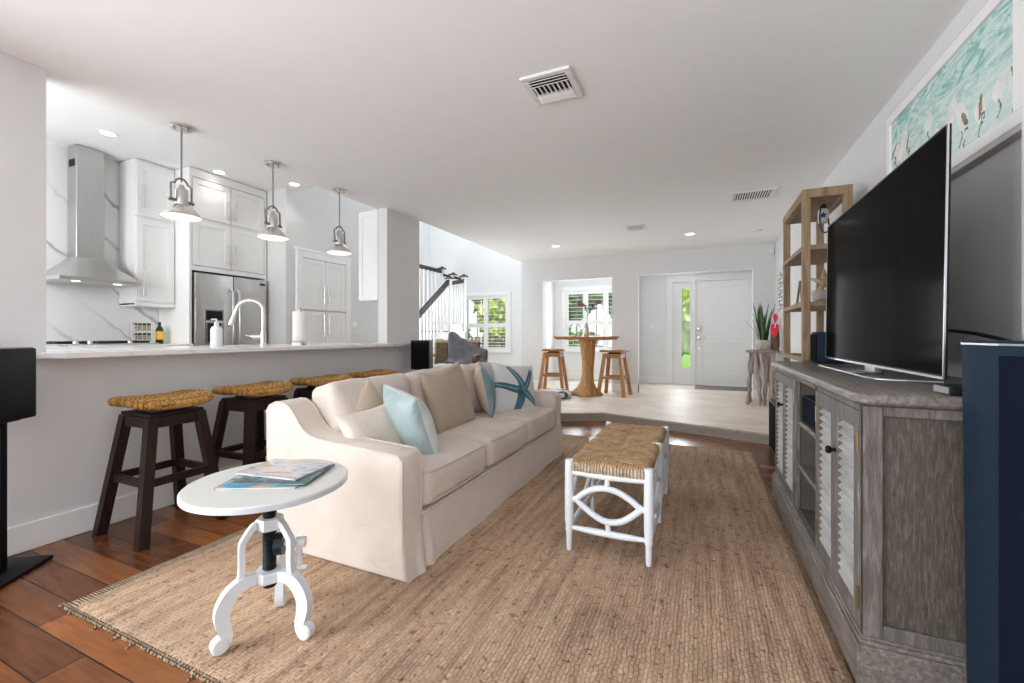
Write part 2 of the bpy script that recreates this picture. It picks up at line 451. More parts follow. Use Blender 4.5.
def painting_mat():
    m, t, b = new_mat('seascape_paint')
    v = coords(t, (1, 1.1, 3.2))
    w = N(t, 'ShaderNodeTexNoise', i_Scale=6.0, i_Detail=6.0, i_Roughness=0.7, i_Distortion=2.2)
    t.links.new(v, w.inputs['Vector'])
    c = ramp(t, w.outputs[0], [(0.3, (0.08, 0.26, 0.28)), (0.42, (0.26, 0.5, 0.48)), (0.52, (0.52, 0.68, 0.64)), (0.64, (0.72, 0.76, 0.72))])
    # paler foam and sand toward the foot of the picture
    sp = N(t, 'ShaderNodeSeparateXYZ')
    cc = N(t, 'ShaderNodeTexCoord')
    t.links.new(cc.outputs['Generated'], sp.inputs[0])
    n = N(t, 'ShaderNodeTexNoise', i_Scale=5.0, i_Detail=3.0)
    t.links.new(v, n.inputs['Vector'])
    ad = N(t, 'ShaderNodeMath', operation='MULTIPLY_ADD')
    ad.inputs[1].default_value = 0.5
    t.links.new(n.outputs[0], ad.inputs[0])
    t.links.new(sp.outputs['Z'], ad.inputs[2])
    f = ramp(t, ad.outputs[0], [(0.55, (0.75,) * 3), (1.1, (0.0,) * 3)])
    t.links.new(mixc(t, c, (0.66, 0.74, 0.7), f), b.inputs['Base Color'])
    b.inputs['Roughness'].default_value = 0.6
    return m


M['painting'] = painting_mat()


def cover_mat(name, stops, scale):
    m, t, b = new_mat(name)
    v = coords(t, (1, 2.2, 1))
    n = N(t, 'ShaderNodeTexNoise', i_Scale=scale, i_Detail=4.0, i_Distortion=1.0)
    t.links.new(v, n.inputs['Vector'])
    t.links.new(ramp(t, n.outputs[0], stops), b.inputs['Base Color'])
    b.inputs['Roughness'].default_value = 0.25
    return m


M['cover_blue'] = cover_mat('cover_beach', [(0.3, (0.03, 0.18, 0.32)), (0.45, (0.1, 0.4, 0.55)), (0.52, (0.55, 0.3, 0.2)), (0.62, (0.6, 0.5, 0.4)), (0.72, (0.1, 0.3, 0.42))], 9.0)
M['cover_room'] = cover_mat('cover_interior', [(0.3, (0.2, 0.17, 0.16)), (0.42, (0.5, 0.52, 0.6)), (0.52, (0.68, 0.62, 0.58)), (0.6, (0.62, 0.42, 0.3)), (0.72, (0.3, 0.26, 0.24))], 8.0)
M['cover_teal'] = cover_mat('cover_teal', [(0.4, (0.03, 0.09, 0.1)), (0.6, (0.12, 0.22, 0.22)), (0.7, (0.4, 0.4, 0.38))], 9.0)


# ------------------------------------------------------------------ mesh builder
class B:
    def __init__(self):
        self.bm = bmesh.new()
        self.mi = 0

    def _faces(self, fs):
        for f in fs:
            f.material_index = self.mi

    def box(self, x0, x1, y0, y1, z0, z1, bev=0.0, seg=2):
        r = bmesh.ops.create_cube(self.bm, size=1.0)
        vs = r['verts']
        for v in vs:
            v.co = Vector(((x0 + x1) / 2 + v.co.x * (x1 - x0), (y0 + y1) / 2 + v.co.y * (y1 - y0), (z0 + z1) / 2 + v.co.z * (z1 - z0)))
        fs = set(f for v in vs for f in v.link_faces)
        self._faces(fs)
        if bev > 0:
            es = list(set(e for v in vs for e in v.link_edges))
            bmesh.ops.bevel(self.bm, geom=es, offset=bev, segments=seg, affect='EDGES', profile=0.5, material=-1)
        return self

    def obox(self, c, size, mat3, bev=0.0):
        """oriented box: centre, full sizes, 3x3 rotation"""
        r = bmesh.ops.create_cube(self.bm, size=1.0)
        vs = r['verts']
        c = Vector(c)
        for v in vs:
            v.co = c + mat3 @ Vector((v.co.x * size[0], v.co.y * size[1], v.co.z * size[2]))
        self._faces(set(f for v in vs for f in v.link_faces))
        if bev > 0:
            es = list(set(e for v in vs for e in v.link_edges))
            bmesh.ops.bevel(self.bm, geom=es, offset=bev, segments=2, affect='EDGES', profile=0.5, material=-1)
        return self

    def beam(self, p, q, w, d, bev=0.0, up=(0, 0, 1), taper=1.0):
        """square bar from p to q"""
        p, q = Vector(p), Vector(q)
        ax = (q - p).normalized()
        u = Vector(up)
        if abs(ax.dot(u)) > 0.97:
            u = Vector((0, 1, 0))
        sx = ax.cross(u).normalized()
        sy = sx.cross(ax).normalized()
        L = (q - p).length
        r = bmesh.ops.create_cube(self.bm, size=1.0)
        vs = r['verts']
        for v in vs:
            k = 1.0 if v.co.z < 0 else taper
            v.co = p + ax * (v.co.z + 0.5) * L + sx * v.co.x * w * k + sy * v.co.y * d * k
        self._faces(set(f for v in vs for f in v.link_faces))
        if bev > 0:
            es = list(set(e for v in vs for e in v.link_edges))
            bmesh.ops.bevel(self.bm, geom=es, offset=bev, segments=1, affect='EDGES', profile=0.5, material=-1)
        return self

    def post(self, p, q, w, d=None):
        """splayed square leg with flat, level ends: p low, q high"""
        d = d or w
        vs = []
        for c in (p, q):
            for a, b in ((-1, -1), (1, -1), (1, 1), (-1, 1)):
                vs.append(self.bm.verts.new((c[0] + a * w / 2, c[1] + b * d / 2, c[2])))
        fs = [self.bm.faces.new(vs[3::-1]), self.bm.faces.new(vs[4:])]
        for i in range(4):
            j = (i + 1) % 4
            fs.append(self.bm.faces.new((vs[i], vs[j], vs[j + 4], vs[i + 4])))
        self._faces(fs)
        return self

    def tube(self, pts, rad, n=10, closed=False, cap=True):
        pts = [Vector(p) for p in pts]
        k = len(pts)
        rads = rad if isinstance(rad, (list, tuple)) else [rad] * k
        rings = []
        prev = None
        for i, p in enumerate(pts):
            if closed:
                tg = pts[(i + 1) % k] - pts[i - 1]
            else:
                tg = pts[min(i + 1, k - 1)] - pts[max(i - 1, 0)]
            tg.normalize()
            if prev is None:
                a = Vector((0, 0, 1)) if abs(tg.z) < 0.9 else Vector((1, 0, 0))
                s = tg.cross(a).normalized()
            else:
                s = (prev - tg * prev.dot(tg)).normalized()
            prev = s
            u = tg.cross(s)
            rings.append([self.bm.verts.new(p + (s * math.cos(2 * PI * j / n) + u * math.sin(2 * PI * j / n)) * rads[i]) for j in range(n)])
        fs = []
        for i in range(k if closed else k - 1):
            r0, r1 = rings[i], rings[(i + 1) % k]
            for j in range(n):
                fs.append(self.bm.faces.new((r0[j], r0[(j + 1) % n], r1[(j + 1) % n], r1[j])))
        if cap and not closed:
            fs.append(self.bm.faces.new(rings[0][::-1]))
            fs.append(self.bm.faces.new(rings[-1]))
        self._faces(fs)
        return self

    def lathe(self, prof, c=(0, 0, 0), n=28, cap=True, mat=None):
        """profile of (radius, z) turned round a vertical axis at c"""
        c = Vector(c)
        rings = []
        for r, z in prof:
            ring = []
            for j in range(n):
                a = 2 * PI * j / n
                p = Vector((max(r, 1e-4) * math.cos(a), max(r, 1e-4) * math.sin(a), z))
                if mat:
                    p = mat @ p
                ring.append(self.bm.verts.new(c + p))
            rings.append(ring)
        fs = []
        for a, b in zip(rings, rings[1:]):
            for j in range(n):
                fs.append(self.bm.faces.new((a[j], a[(j + 1) % n], b[(j + 1) % n], b[j])))
        if cap:
            fs.append(self.bm.faces.new(rings[0][::-1]))
            fs.append(self.bm.faces.new(rings[-1]))
        self._faces(fs)
        return self

    def prism(self, poly, axis, a0, a1, bev=0.0, seg=2):
        """poly (u,v) extruded along axis: X->(y,z) Y->(x,z) Z->(x,y)"""
        def P(u, v, w):
            return {'X': (w, u, v), 'Y': (u, w, v), 'Z': (u, v, w)}[axis]
        lo = [self.bm.verts.new(P(u, v, a0)) for u, v in poly]
        hi = [self.bm.verts.new(P(u, v, a1)) for u, v in poly]
        fs = [self.bm.faces.new(lo[::-1]), self.bm.faces.new(hi)]
        k = len(poly)
        for i in range(k):
            j = (i + 1) % k
            fs.append(self.bm.faces.new((lo[i], lo[j], hi[j], hi[i])))
        self._faces(fs)
        bmesh.ops.recalc_face_normals(self.bm, faces=fs)
        if bev > 0:
            es = list(set(e for f in fs[:2] for e in f.edges))
            bmesh.ops.bevel(self.bm, geom=es, offset=bev, segments=seg, affect='EDGES', profile=0.5, material=-1)
        return self

    def soft(self, c, size, r, crown=(0, 0, 0), cuts=14, wob=0.0, mat3=None, seed=0.0):
        """upholstered box: rounded edges, crowned faces, slight unevenness"""
        w, d, h = size[0] / 2, size[1] / 2, size[2] / 2
        nb = bmesh.new()
        bmesh.ops.create_cube(nb, size=2.0)
        bmesh.ops.subdivide_edges(nb, edges=nb.edges[:], cuts=cuts, use_grid_fill=True)
        mp = {}
        for v in nb.verts:
            p = v.co.copy()
            q = Vector((p.x * w, p.y * d, p.z * h))
            inner = Vector((max(-w + r, min(w - r, q.x)), max(-d + r, min(d - r, q.y)), max(-h + r, min(h - r, q.z))))
            dv = q - inner
            if dv.length > 1e-9:
                q = inner + dv.normalized() * min(r, max(abs(dv.x), abs(dv.y), abs(dv.z)))
            bx = (1 - p.y ** 2) * (1 - p.z ** 2)
            by = (1 - p.x ** 2) * (1 - p.z ** 2)
            bz = (1 - p.x ** 2) * (1 - p.y ** 2)
            q.x += crown[0] * math.copysign(1, p.x) * bx * abs(p.x)
            q.y += crown[1] * math.copysign(1, p.y) * by * abs(p.y)
            q.z += crown[2] * math.copysign(1, p.z) * bz * abs(p.z)
            if wob:
                s = Vector((q.x + seed, q.y - seed, q.z + 2 * seed))
                q += noise.noise_vector(s * 5.0) * wob + noise.noise_vector(s * 13.0) * wob * 0.35
            if mat3:
                q = mat3 @ q
            mp[v] = self.bm.verts.new(Vector(c) + q)
        fs = [self.bm.faces.new([mp[v] for v in f.verts]) for f in nb.faces]
        self._faces(fs)
        nb.free()
        return self

    def pillow(self, w, h, t, n=26, wob=0.012, seed=1.0, pick=None, ear=0.10):
        """throw pillow standing in the local x-z plane, knife-edge seams, poking corners"""
        G = {}
        fs = []
        for side in (1, -1):
            for i in range(n + 1):
                for j in range(n + 1):
                    x, z = -1 + 2 * i / n, -1 + 2 * j / n
                    edge = i in (0, n) or j in (0, n)
                    if edge and side == -1:
                        G[(side, i, j)] = G[(1, i, j)]
                        continue
                    px = x * (1 - ear * (1 - z * z)) * w / 2
                    pz = z * (1 - ear * (1 - x * x)) * h / 2
                    th = ((1 - x * x) * (1 - z * z)) ** 0.42 * t / 2
                    s = Vector((px * 6 + seed * 3, side * 2.0 + seed, pz * 6))
                    nn = noise.noise_vector(s)
                    amp = wob * (0.3 if edge else 1)
                    G[(side, i, j)] = self.bm.verts.new((px + nn.x * amp, side * th + nn.y * amp * (0 if edge else 1), pz + nn.z * amp))
            for i in range(n):
                for j in range(n):
                    q = [G[(side, i, j)], G[(side, i + 1, j)], G[(side, i + 1, j + 1)], G[(side, i, j + 1)]]
                    if side == 1:
                        q.reverse()
                    f = self.bm.faces.new(q)
                    f.material_index = pick(side, -1 + (2 * i + 1) / n, -1 + (2 * j + 1) / n) if pick else self.mi
                    fs.append(f)
        return self

    def blob(self, c, rad, sub=3, amp=0.3, freq=2.0, seed=0.0, sq=(1, 1, 1)):
        r = bmesh.ops.create_icosphere(self.bm, subdivisions=sub, radius=1.0)
        for v in r['verts']:
            d = v.co.normalized()
            k = 1 + amp * noise.noise(d * freq + Vector((seed, seed * 2, -seed))) + amp * 0.6 * noise.noise(d * freq * 3.1 + Vector((seed, 0, seed)))
            v.co = Vector(c) + Vector((d.x * rad * sq[0], d.y * rad * sq[1], d.z * rad * sq[2])) * k
        self._faces(set(f for v in r['verts'] for f in v.link_faces))
        return self


def chain(o):
    m = Matrix.Identity(4)
    while o is not None:
        m = o.matrix_basis @ m
        o = o.parent
    return m


def obj(name, b, mats, parent=None, smooth=True, ang=38, subsurf=0):
    """links the builder's mesh as ONE object; geometry is given in world space"""
    bm = b.bm
    if parent is not None:
        bmesh.ops.transform(bm, matrix=chain(parent).inverted(), verts=bm.verts)
    bmesh.ops.recalc_face_normals(bm, faces=bm.faces)
    me = bpy.data.meshes.new(name)
    if smooth:
        for f in bm.faces:
            f.smooth = True
        lim = math.radians(ang)
        for e in bm.edges:
            if len(e.link_faces) == 2 and e.calc_face_angle(0) > lim:
                e.smooth = False
    bm.to_mesh(me)
    bm.free()
    for mm in (mats if isinstance(mats, (list, tuple)) else [mats]):
        me.materials.append(M[mm] if isinstance(mm, str) else mm)
    o = bpy.data.objects.new(name, me)
    COL.objects.link(o)
    if parent is not None:
        o.parent = parent
    if subsurf:
        s = o.modifiers.new('subsurf', 'SUBSURF')
        s.levels = s.render_levels = subsurf
    return o


def tag(o, label, cat, group=None, kind=None):
    o['label'] = label
    o['category'] = cat
    if group:
        o['group'] = group
    if kind:
        o['kind'] = kind
    return o


def thing(name, label, cat, loc=(0, 0, 0), rz=0.0, group=None):
    o = bpy.data.objects.new(name, None)
    o.empty_display_size = 0.1
    COL.objects.link(o)
    o.location = loc
    o.rotation_euler = (0, 0, rz)
    return tag(o, label, cat, group)


def struct(name, b, mats, parent=None, **kw):
    o = obj(name, b, mats, parent, **kw)
    if parent is None:
        o['kind'] = 'structure'
    return o


def copy_tree(o, parent=None):
    c = o.copy()
    COL.objects.link(c)
    if parent is not None:
        c.parent = parent
    for ch in [x for x in bpy.data.objects if x.parent == o]:
        copy_tree(ch, c)
    return c


def place_mesh(o, loc, rot):
    o.location = loc
    o.rotation_euler = rot


CE = 2.45      # living room ceiling
KC = 2.94      # kitchen ceiling
ST = 0.11      # raised entry floor

# ================================================================== SETTING
struct('floor', B().box(-6.4, 1.15, -3.2, 6.0, -0.12, 0.0), 'hardwood', smooth=False)
poly = [(1.0, 4.765), (1.0, 9.22), (-6.27, 9.22), (-6.27, 5.2), (-4.2, 5.0), (-3.4, 4.31), (-1.65, 5.13), (-1.123, 5.383)]
struct('floor_entry', B().prism(poly, 'Z', 0.09, ST), 'oak', smooth=False)
inset = [(1.0, 4.785), (1.0, 9.1), (-6.27, 9.1), (-6.27, 5.22), (-4.2, 5.02), (-3.4, 4.335), (-1.65, 5.152), (-1.12, 5.403)]
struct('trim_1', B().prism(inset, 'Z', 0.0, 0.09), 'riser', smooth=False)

b = B()
b.prism([(-3.24, -3.0), (1.15, -3.0), (1.15, 7.6), (-3.1, 7.6), (-3.1, 4.28), (-3.24, 4.28)], 'Z', CE, CE + 0.28)
struct('ceiling', b, 'ceil', smooth=False)
struct('ceiling_kitchen', B().box(-5.9, -3.24, -0.1, 3.95, KC, KC + 0.1), 'ceil', smooth=False)
struct('ceiling_hall', B().box(-6.4, -2.98, 3.95, 9.25, 5.0, 5.1), 'ceil', smooth=False)
struct('ceiling_entry', B().box(-3.0, 1.15, 7.55, 9.15, 2.34, 2.45), 'ceil', smooth=False)

struct('wall_right', B().box(1.0, 1.15, -3.0, 9.25, 0, CE), 'wall', smooth=False)
b = B()
b.box(-3.24, -3.1, 0.05, 1.067, 0, CE).box(-3.24, -3.1, -3.0, -2.35, 0, CE).box(-3.24, -3.1, -2.35, 0.05, 2.3, CE)
struct('wall_left', b, 'wall', smooth=False)
b = B()
for y in (-2.31, -1.15, 0.01):
    b.box(-3.2, -3.14, y - 0.035, y + 0.035, 0, 2.3)
b.box(-3.2, -3.14, -2.35, 0.05, 2.24, 2.3).box(-3.2, -3.14, -2.35, 0.05, 0, 0.05)
struct('door_3', b, 'trim', smooth=False)
b = B()
b.box(-3.24, -3.1, 1.067, 3.70, 0, 0.958)
struct('wall_bar', b, 'wall', smooth=False)
struct('wall_column', B().box(-3.22, -3.1, 3.70, 4.28, 0, CE), 'wall', smooth=False)
b = B()
b.box(-3.1, -2.68, 7.47, 7.72, 0, CE)
b.box(-2.68, -1.415, 7.47, 7.62, 2.07, CE)
b.box(-1.415, -0.983, 7.47, 7.62, 0, CE)
b.box(-0.983, 0.709, 7.47, 7.62, 2.09, CE)
b.box(0.709, 1.0, 7.47, 7.62, 0, CE)
struct('wall_back', b, 'wall', smooth=False)
# front wall of the house: two windows and the entry door
W1 = (-5.25, -4.12, 0.72, 2.0)
W2 = (-2.72, -1.42, 0.76, 2.03)
b = B()
b.box(-6.4, W1[0], 9.1, 9.25, 0, 5.0)
b.box(W1[0], W1[1], 9.1, 9.25, 0, W1[2])
b.box(W1[0], W1[1], 9.1, 9.25, W1[3], 5.0)
b.box(W1[1], -2.98, 9.1, 9.25, 0, 5.0)
b.box(-2.98, W2[0], 9.1, 9.25, 0, CE)
b.box(W2[0], W2[1], 9.1, 9.25, 0, W2[2])
b.box(W2[0], W2[1], 9.1, 9.25, W2[3], CE)
b.box(W2[1], -0.58, 9.1, 9.25, 0, CE)
b.box(-0.58, 0.9, 9.1, 9.25, 2.17, CE)
b.box(0.9, 1.0, 9.1, 9.25, 0, CE)
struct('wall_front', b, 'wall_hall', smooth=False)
struct('wall_nook_left', B().box(-3.1, -2.98, 7.72, 9.1, 0, 5.0), 'wall', smooth=False)
struct('wall_nook_right', B().box(-1.30, -1.18, 7.62, 9.1, 0, CE), 'wall', smooth=False)
struct('wall_upper', B().box(-3.1, -2.98, 3.95, 7.72, CE + 0.28, 5.0), 'wall_hall', smooth=False)
struct('wall_hall_left', B().box(-6.4, -6.27, 5.6, 9.1, 0, 5.0), 'wall_hall', smooth=False)
b = B()
b.box(-6.4, -4.81, 3.83, 5.6, 0, 5.0)
struct('wall_pantry', b, 'wall', smooth=False)
b = B()
b.box(-5.9, -3.24, 3.95, 4.0, KC + 0.1, 5.0)
b.box(-3.24, -2.98, 3.95, 4.0, CE + 0.28, 5.0)
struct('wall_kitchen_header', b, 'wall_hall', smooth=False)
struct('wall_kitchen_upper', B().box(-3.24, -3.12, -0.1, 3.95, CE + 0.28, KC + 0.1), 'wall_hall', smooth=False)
struct('wall_kitchen_back', B().box(-5.9, -5.735, -0.1, 3.83, 0, KC), 'backsplash', smooth=False)
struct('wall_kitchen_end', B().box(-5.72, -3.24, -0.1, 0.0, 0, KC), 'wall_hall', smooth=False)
# rear wall behind the photographer, with the wide sliding doors
b = B()
b.box(-3.24, -2.85, -3.12, -3.0, 0, CE)
b.box(0.85, 1.15, -3.12, -3.0, 0, CE)
b.box(-2.85, 0.85, -3.12, -3.0, 2.4, CE)
struct('wall_rear', b, 'wall', smooth=False)
b = B()
for x in (-2.83, -1.0, 0.83):
    b.box(x - 0.035, x + 0.035, -3.1, -3.04, 0, 2.4)
b.box(-2.85, 0.85, -3.1, -3.04, 2.34, 2.4)
b.box(-2.85, 0.85, -3.1, -3.04, 0, 0.05)
struct('door_2', b, 'trim', smooth=False)


def base_strip(name, *boxes):
    b = B()
    for q in boxes:
        b.box(*q, 0.004, 1)
    struct(name, b, 'trim', smooth=False)


base_strip('baseboard_left', (-3.1, -3.084, 0.05, 4.28, 0, 0.14))
base_strip('baseboard_back', (-3.1, -2.68, 7.454, 7.47, ST, 0.25), (-1.415, -0.983, 7.454, 7.47, ST, 0.25),
           (0.709, 1.0, 7.454, 7.47, ST, 0.25), (-0.999, -0.983, 7.47, 7.62, ST, 0.25), (-2.68, -2.664, 7.47, 7.72, ST, 0.25))
base_strip('baseboard_right', (0.984, 1.0, -3.0, 4.76, 0, 0.14), (0.984, 1.0, 4.79, 7.45, ST, 0.25))
base_strip('baseboard_front', (-1.18, -0.65, 9.084, 9.1, ST, 0.25), (-2.98, -1.3, 9.084, 9.1, ST, 0.25), (-4.6, -3.1, 9.084, 9.1, ST, 0.25))
# pale casing on the right wall beside the picture
struct('trim_2', B().box(0.93, 1.0, 1.855, 1.911, 0, CE, 0.004), 'trim')


# ---- shuttered windows
def window(name, x0, x1, z0, z1, npan, tilt):
    y = 9.1
    w = struct(name, B().box(x0 - 0.09, x1 + 0.09, y - 0.035, y, z1, z1 + 0.09, 0.004)
               .box(x0 - 0.09, x0, y - 0.035, y, z0, z1, 0.004).box(x1, x1 + 0.09, y - 0.035, y, z0, z1, 0.004), 'trim')
    obj('sill', B().box(x0 - 0.11, x1 + 0.11, y - 0.07, y, z0 - 0.05, z0, 0.006), 'trim', w)
    fr = B()
    fr.box(x0, x1, y + 0.09, y + 0.12, z0, z0 + 0.035).box(x0, x1, y + 0.09, y + 0.12, z1 - 0.035, z1)
    wp = (x1 - x0) / npan
    zm = z0 + (z1 - z0) * 0.46
    for i in range(npan + 1):
        xx = x0 + i * wp
        fr.box(max(x0, xx - 0.02), min(x1, xx + 0.02), y + 0.09, y + 0.12, z0, z1)
    for i in range(npan):
        fr.box(x0 + (i + 0.5) * wp - 0.009, x0 + (i + 0.5) * wp + 0.009, y + 0.095, y + 0.115, z0, z1)
    fr.box(x0, x1, y + 0.09, y + 0.12, zm - 0.015, zm + 0.015)
    obj('sash', fr, 'black' if False else 'frame_grey', w, smooth=False)
    obj('pane', B().box(x0, x1, y + 0.103, y + 0.107, z0, z1), 'pane', w, smooth=False)
    for i in range(npan):
        a0, a1 = x0 + i * wp, x0 + (i + 1) * wp
        p = B()
        st = 0.055
        p.box(a0, a0 + st, y - 0.01, y + 0.025, z0, z1, 0.003, 1).box(a1 - st, a1, y - 0.01, y + 0.025, z0, z1, 0.003, 1)
        for c0, c1 in ((z0, z0 + 0.07), (z1 - 0.07, z1), (zm - 0.05, zm + 0.05)):
            p.box(a0 + st, a1 - st, y - 0.008, y + 0.022, c0, c1)
        sp = obj('shutter_panel', p, 'trim', w, smooth=False)
        lv = B()
        for s0, s1 in ((z0 + 0.07, zm - 0.05), (zm + 0.05, z1 - 0.07)):
            n = max(3, round((s1 - s0) / 0.085))
            for k in range(n):
                zz = s0 + (k + 0.5) * (s1 - s0) / n
                lv.obox(((a0 + a1) / 2, y + 0.008, zz), (a1 - a0 - 2 * st, 0.07, 0.009), Matrix.Rotation(math.radians(tilt), 3, 'X'))
        obj('louver', lv, 'trim', sp, smooth=False)


window('window_1', *W1, 2, 4)
window('window_2', *W2, 3, 2)

# ---- entry door with sidelight
b = B()
b.box(-0.58, -0.53, 9.06, 9.2, ST, 2.17, 0.004).box(0.85, 0.9, 9.06, 9.2, ST, 2.17, 0.004).box(-0.53, 0.85, 9.06, 9.2, 2.12, 2.17, 0.004)
b.box(-0.19, -0.115, 9.06, 9.2, ST, 2.12, 0.004)
b.box(-0.65, -0.58, 9.075, 9.1, ST, 2.17, 0.004).box(-0.65, 0.96, 9.075, 9.1, 2.17, 2.25, 0.004).box(0.9, 0.96, 9.075, 9.1, ST, 2.17, 0.004)
d1 = struct('door_1', b, 'trim', smooth=False)
b = B()
b.box(-0.53, -0.19, 9.12, 9.15, ST, 0.43).box(-0.53, -0.19, 9.12, 9.15, 1.99, 2.12).box(-0.53, -0.365, 9.12, 9.15, 0.43, 1.99).box(-0.215, -0.19, 9.12, 9.15, 0.43, 1.99).box(-0.4, -0.365, 9.1, 9.12, 0.4, 2.02, 0.003)
obj('sidelight_frame', b, 'trim', d1, smooth=False)
obj('sidelight_pane', B().box(-0.365, -0.215, 9.133, 9.137, 0.43, 1.99), 'pane', d1, smooth=False)
b = B()
dx0, dx1, dz0, dz1 = -0.112, 0.848, ST + 0.01, 2.118
b.box(dx0, dx1, 9.12, 9.145, dz0, dz1)
for x0, x1, z0, z1 in ((dx0, dx0 + 0.12, dz0, dz1), (dx1 - 0.12, dx1, dz0, dz1), (dx0 + 0.12, dx1 - 0.12, dz0, dz0 + 0.22),
                       (dx0 + 0.12, dx1 - 0.12, dz1 - 0.12, dz1), (dx0 + 0.12, dx1 - 0.12, 0.92, 1.04)):
    b.box(x0, x1, 9.105, 9.122, z0, z1, 0.004, 1)
dl = obj('door_leaf', b, 'trim', d1, smooth=False)
h = B().box(-0.085, -0.02, 9.085, 9.106, 1.16, 1.25, 0.004)
obj('deadbolt', h, 'nickel', d1)
h = B().box(-0.08, -0.025, 9.09, 9.106, 0.98, 1.08, 0.004).tube([(-0.052, 9.1, 1.03), (-0.052, 9.05, 1.03), (0.0, 9.045, 1.03), (0.075, 9.045, 1.028)], 0.01)
obj('door_handle', h, 'nickel', d1)
h = B().lathe([(0.018, 0), (0.018, 0.012)], (-0.052, 9.106, 0.82), 12, True, Matrix.Rotation(PI / 2, 3, 'X'))
obj('door_viewer', h, 'nickel', d1)

# ---- outdoors, seen through the windows
tag(obj('lawn', B().box(-14, 12, 9.3, 30, -0.15, -0.02), 'lawn', smooth=False), 'short green lawn outside the front windows', 'grass', kind='stuff')
b = B()
x = -9.0
while x < -3.4:
    b.box(x, x + 0.085, 11.6, 11.62, 0.0, 1.02)
    x += 0.125
b.box(-9.0, -3.4, 11.62, 11.65, 0.25, 0.32).box(-9.0, -3.4, 11.62, 11.65, 0.8, 0.87)
tag(obj('picket_fence', b, 'fence', smooth=False), 'low brown picket fence outside the stair hall window', 'fence')


def bush(name, c, rad, mt, label, cat, sq=(1, 1, 1), seed=0, sub=4, trunk=None):
    t = thing(name, label, cat, (c[0], c[1], 0))
    b = B()
    r2 = random.Random(seed)
    for k in range(7):
        a = r2.uniform(0, 2 * PI)
        q = r2.uniform(0.15, 0.6) * rad
        b.blob((c[0] + math.cos(a) * q * sq[0], c[1] + math.sin(a) * q * sq[1], c[2] + r2.uniform(-0.35, 0.45) * rad * sq[2]), rad * r2.uniform(0.45, 0.7), sub, 0.55, 5.0, seed + k, sq)
    obj('foliage', b, mt, t, smooth=False)
    obj('trunk', B().tube([(c[0], c[1], -0.02), (c[0] + 0.05, c[1], c[2] * 0.6), (c[0], c[1], c[2])], [0.12, 0.09, 0.06], 8), 'fence', t)


bush('garden_bush', (-8.2, 12.9, 1.15), 0.9, 'bush', 'bright green bush behind the left half of the picket fence', 'bush', seed=3)
bush('garden_bush', (-5.7, 13.0, 1.3), 0.95, 'bush_y', 'yellow-green bush behind the right half of the picket fence', 'bush', seed=5)
bush('garden_tree', (-7.8, 17.5, 3.4), 2.0, 'tree', 'dark green tree beyond the picket fence', 'tree', seed=8)
bush('garden_tree', (-4.9, 16.0, 2.9), 1.45, 'tree', 'green tree seen through the left shutters of the dining window', 'tree', seed=11)
bush('garden_tree', (-2.3, 14.6, 2.6), 1.35, 'tree', 'green tree seen through the right shutters of the dining window', 'tree', seed=15)
bush('garden_bush', (-4.3, 12.9, 0.8), 0.7, 'bush', 'low green bush outside the dining window', 'bush', seed=21)
bush('garden_bush', (-0.75, 11.3, 1.35), 0.75, 'bush_y', 'tall yellow-green bush outside the sidelight of the front door', 'bush', (1, 1, 1.5), seed=27)
t = thing('planter_tub', 'blue-green planter tub on the lawn outside the dining window', 'planter', (-2.95, 11.7, 0))
obj('tub', B().lathe([(0.42, -0.02), (0.5, 0.75), (0.53, 0.78), (0.46, 0.78), (0.44, 0.7)], (-2.95, 11.7, 0), 24), 'bluebin', t)
b = B().blob((-2.95, 11.7, 0.85), 0.36, 3, 0.5, 4, 4)
obj('foliage', b, 'bush', t, smooth=False)


# ================================================================== CEILING FITTINGS
def downlight(x, y, z, label, watts=4):
    t = thing('recessed_light', label, 'ceiling light', (x, y, z), 0, 'recessed ceiling lights')
    obj('trim_ring', B().lathe([(0.052, -0.003), (0.075, -0.006), (0.08, 0.0)], (x, y, z), 28, False), 'frame_white', t)
    obj('lens', B().lathe([(0.0, -0.002), (0.054, -0.004)], (x, y, z), 28, False), 'bulb_white', t)
    d = bpy.data.lights.new('downlight_lamp', 'SPOT')
    d.energy = watts
    d.spot_size = math.radians(125)
    d.spot_blend = 0.8
    d.shadow_soft_size = 0.05
    d.color = (1.0, 0.95, 0.88)
    o = bpy.data.objects.new('downlight_lamp', d)
    o.location = (x, y, z - 0.02)
    COL.objects.link(o)


downlight(-5.01, 2.13, KC, 'recessed light in the kitchen ceiling beside the range hood')
downlight(-5.04, 3.15, KC, 'recessed light in the kitchen ceiling in front of the cabinets above the fridge')
downlight(-4.60, 3.78, KC, 'recessed light at the end of the kitchen ceiling near the pantry wall')
downlight(-2.06, 6.34, CE, 'left recessed light in the living room ceiling above the tall wooden table', 22)
downlight(-0.15, 6.32, CE, 'right recessed light in the living room ceiling before the front door', 22)


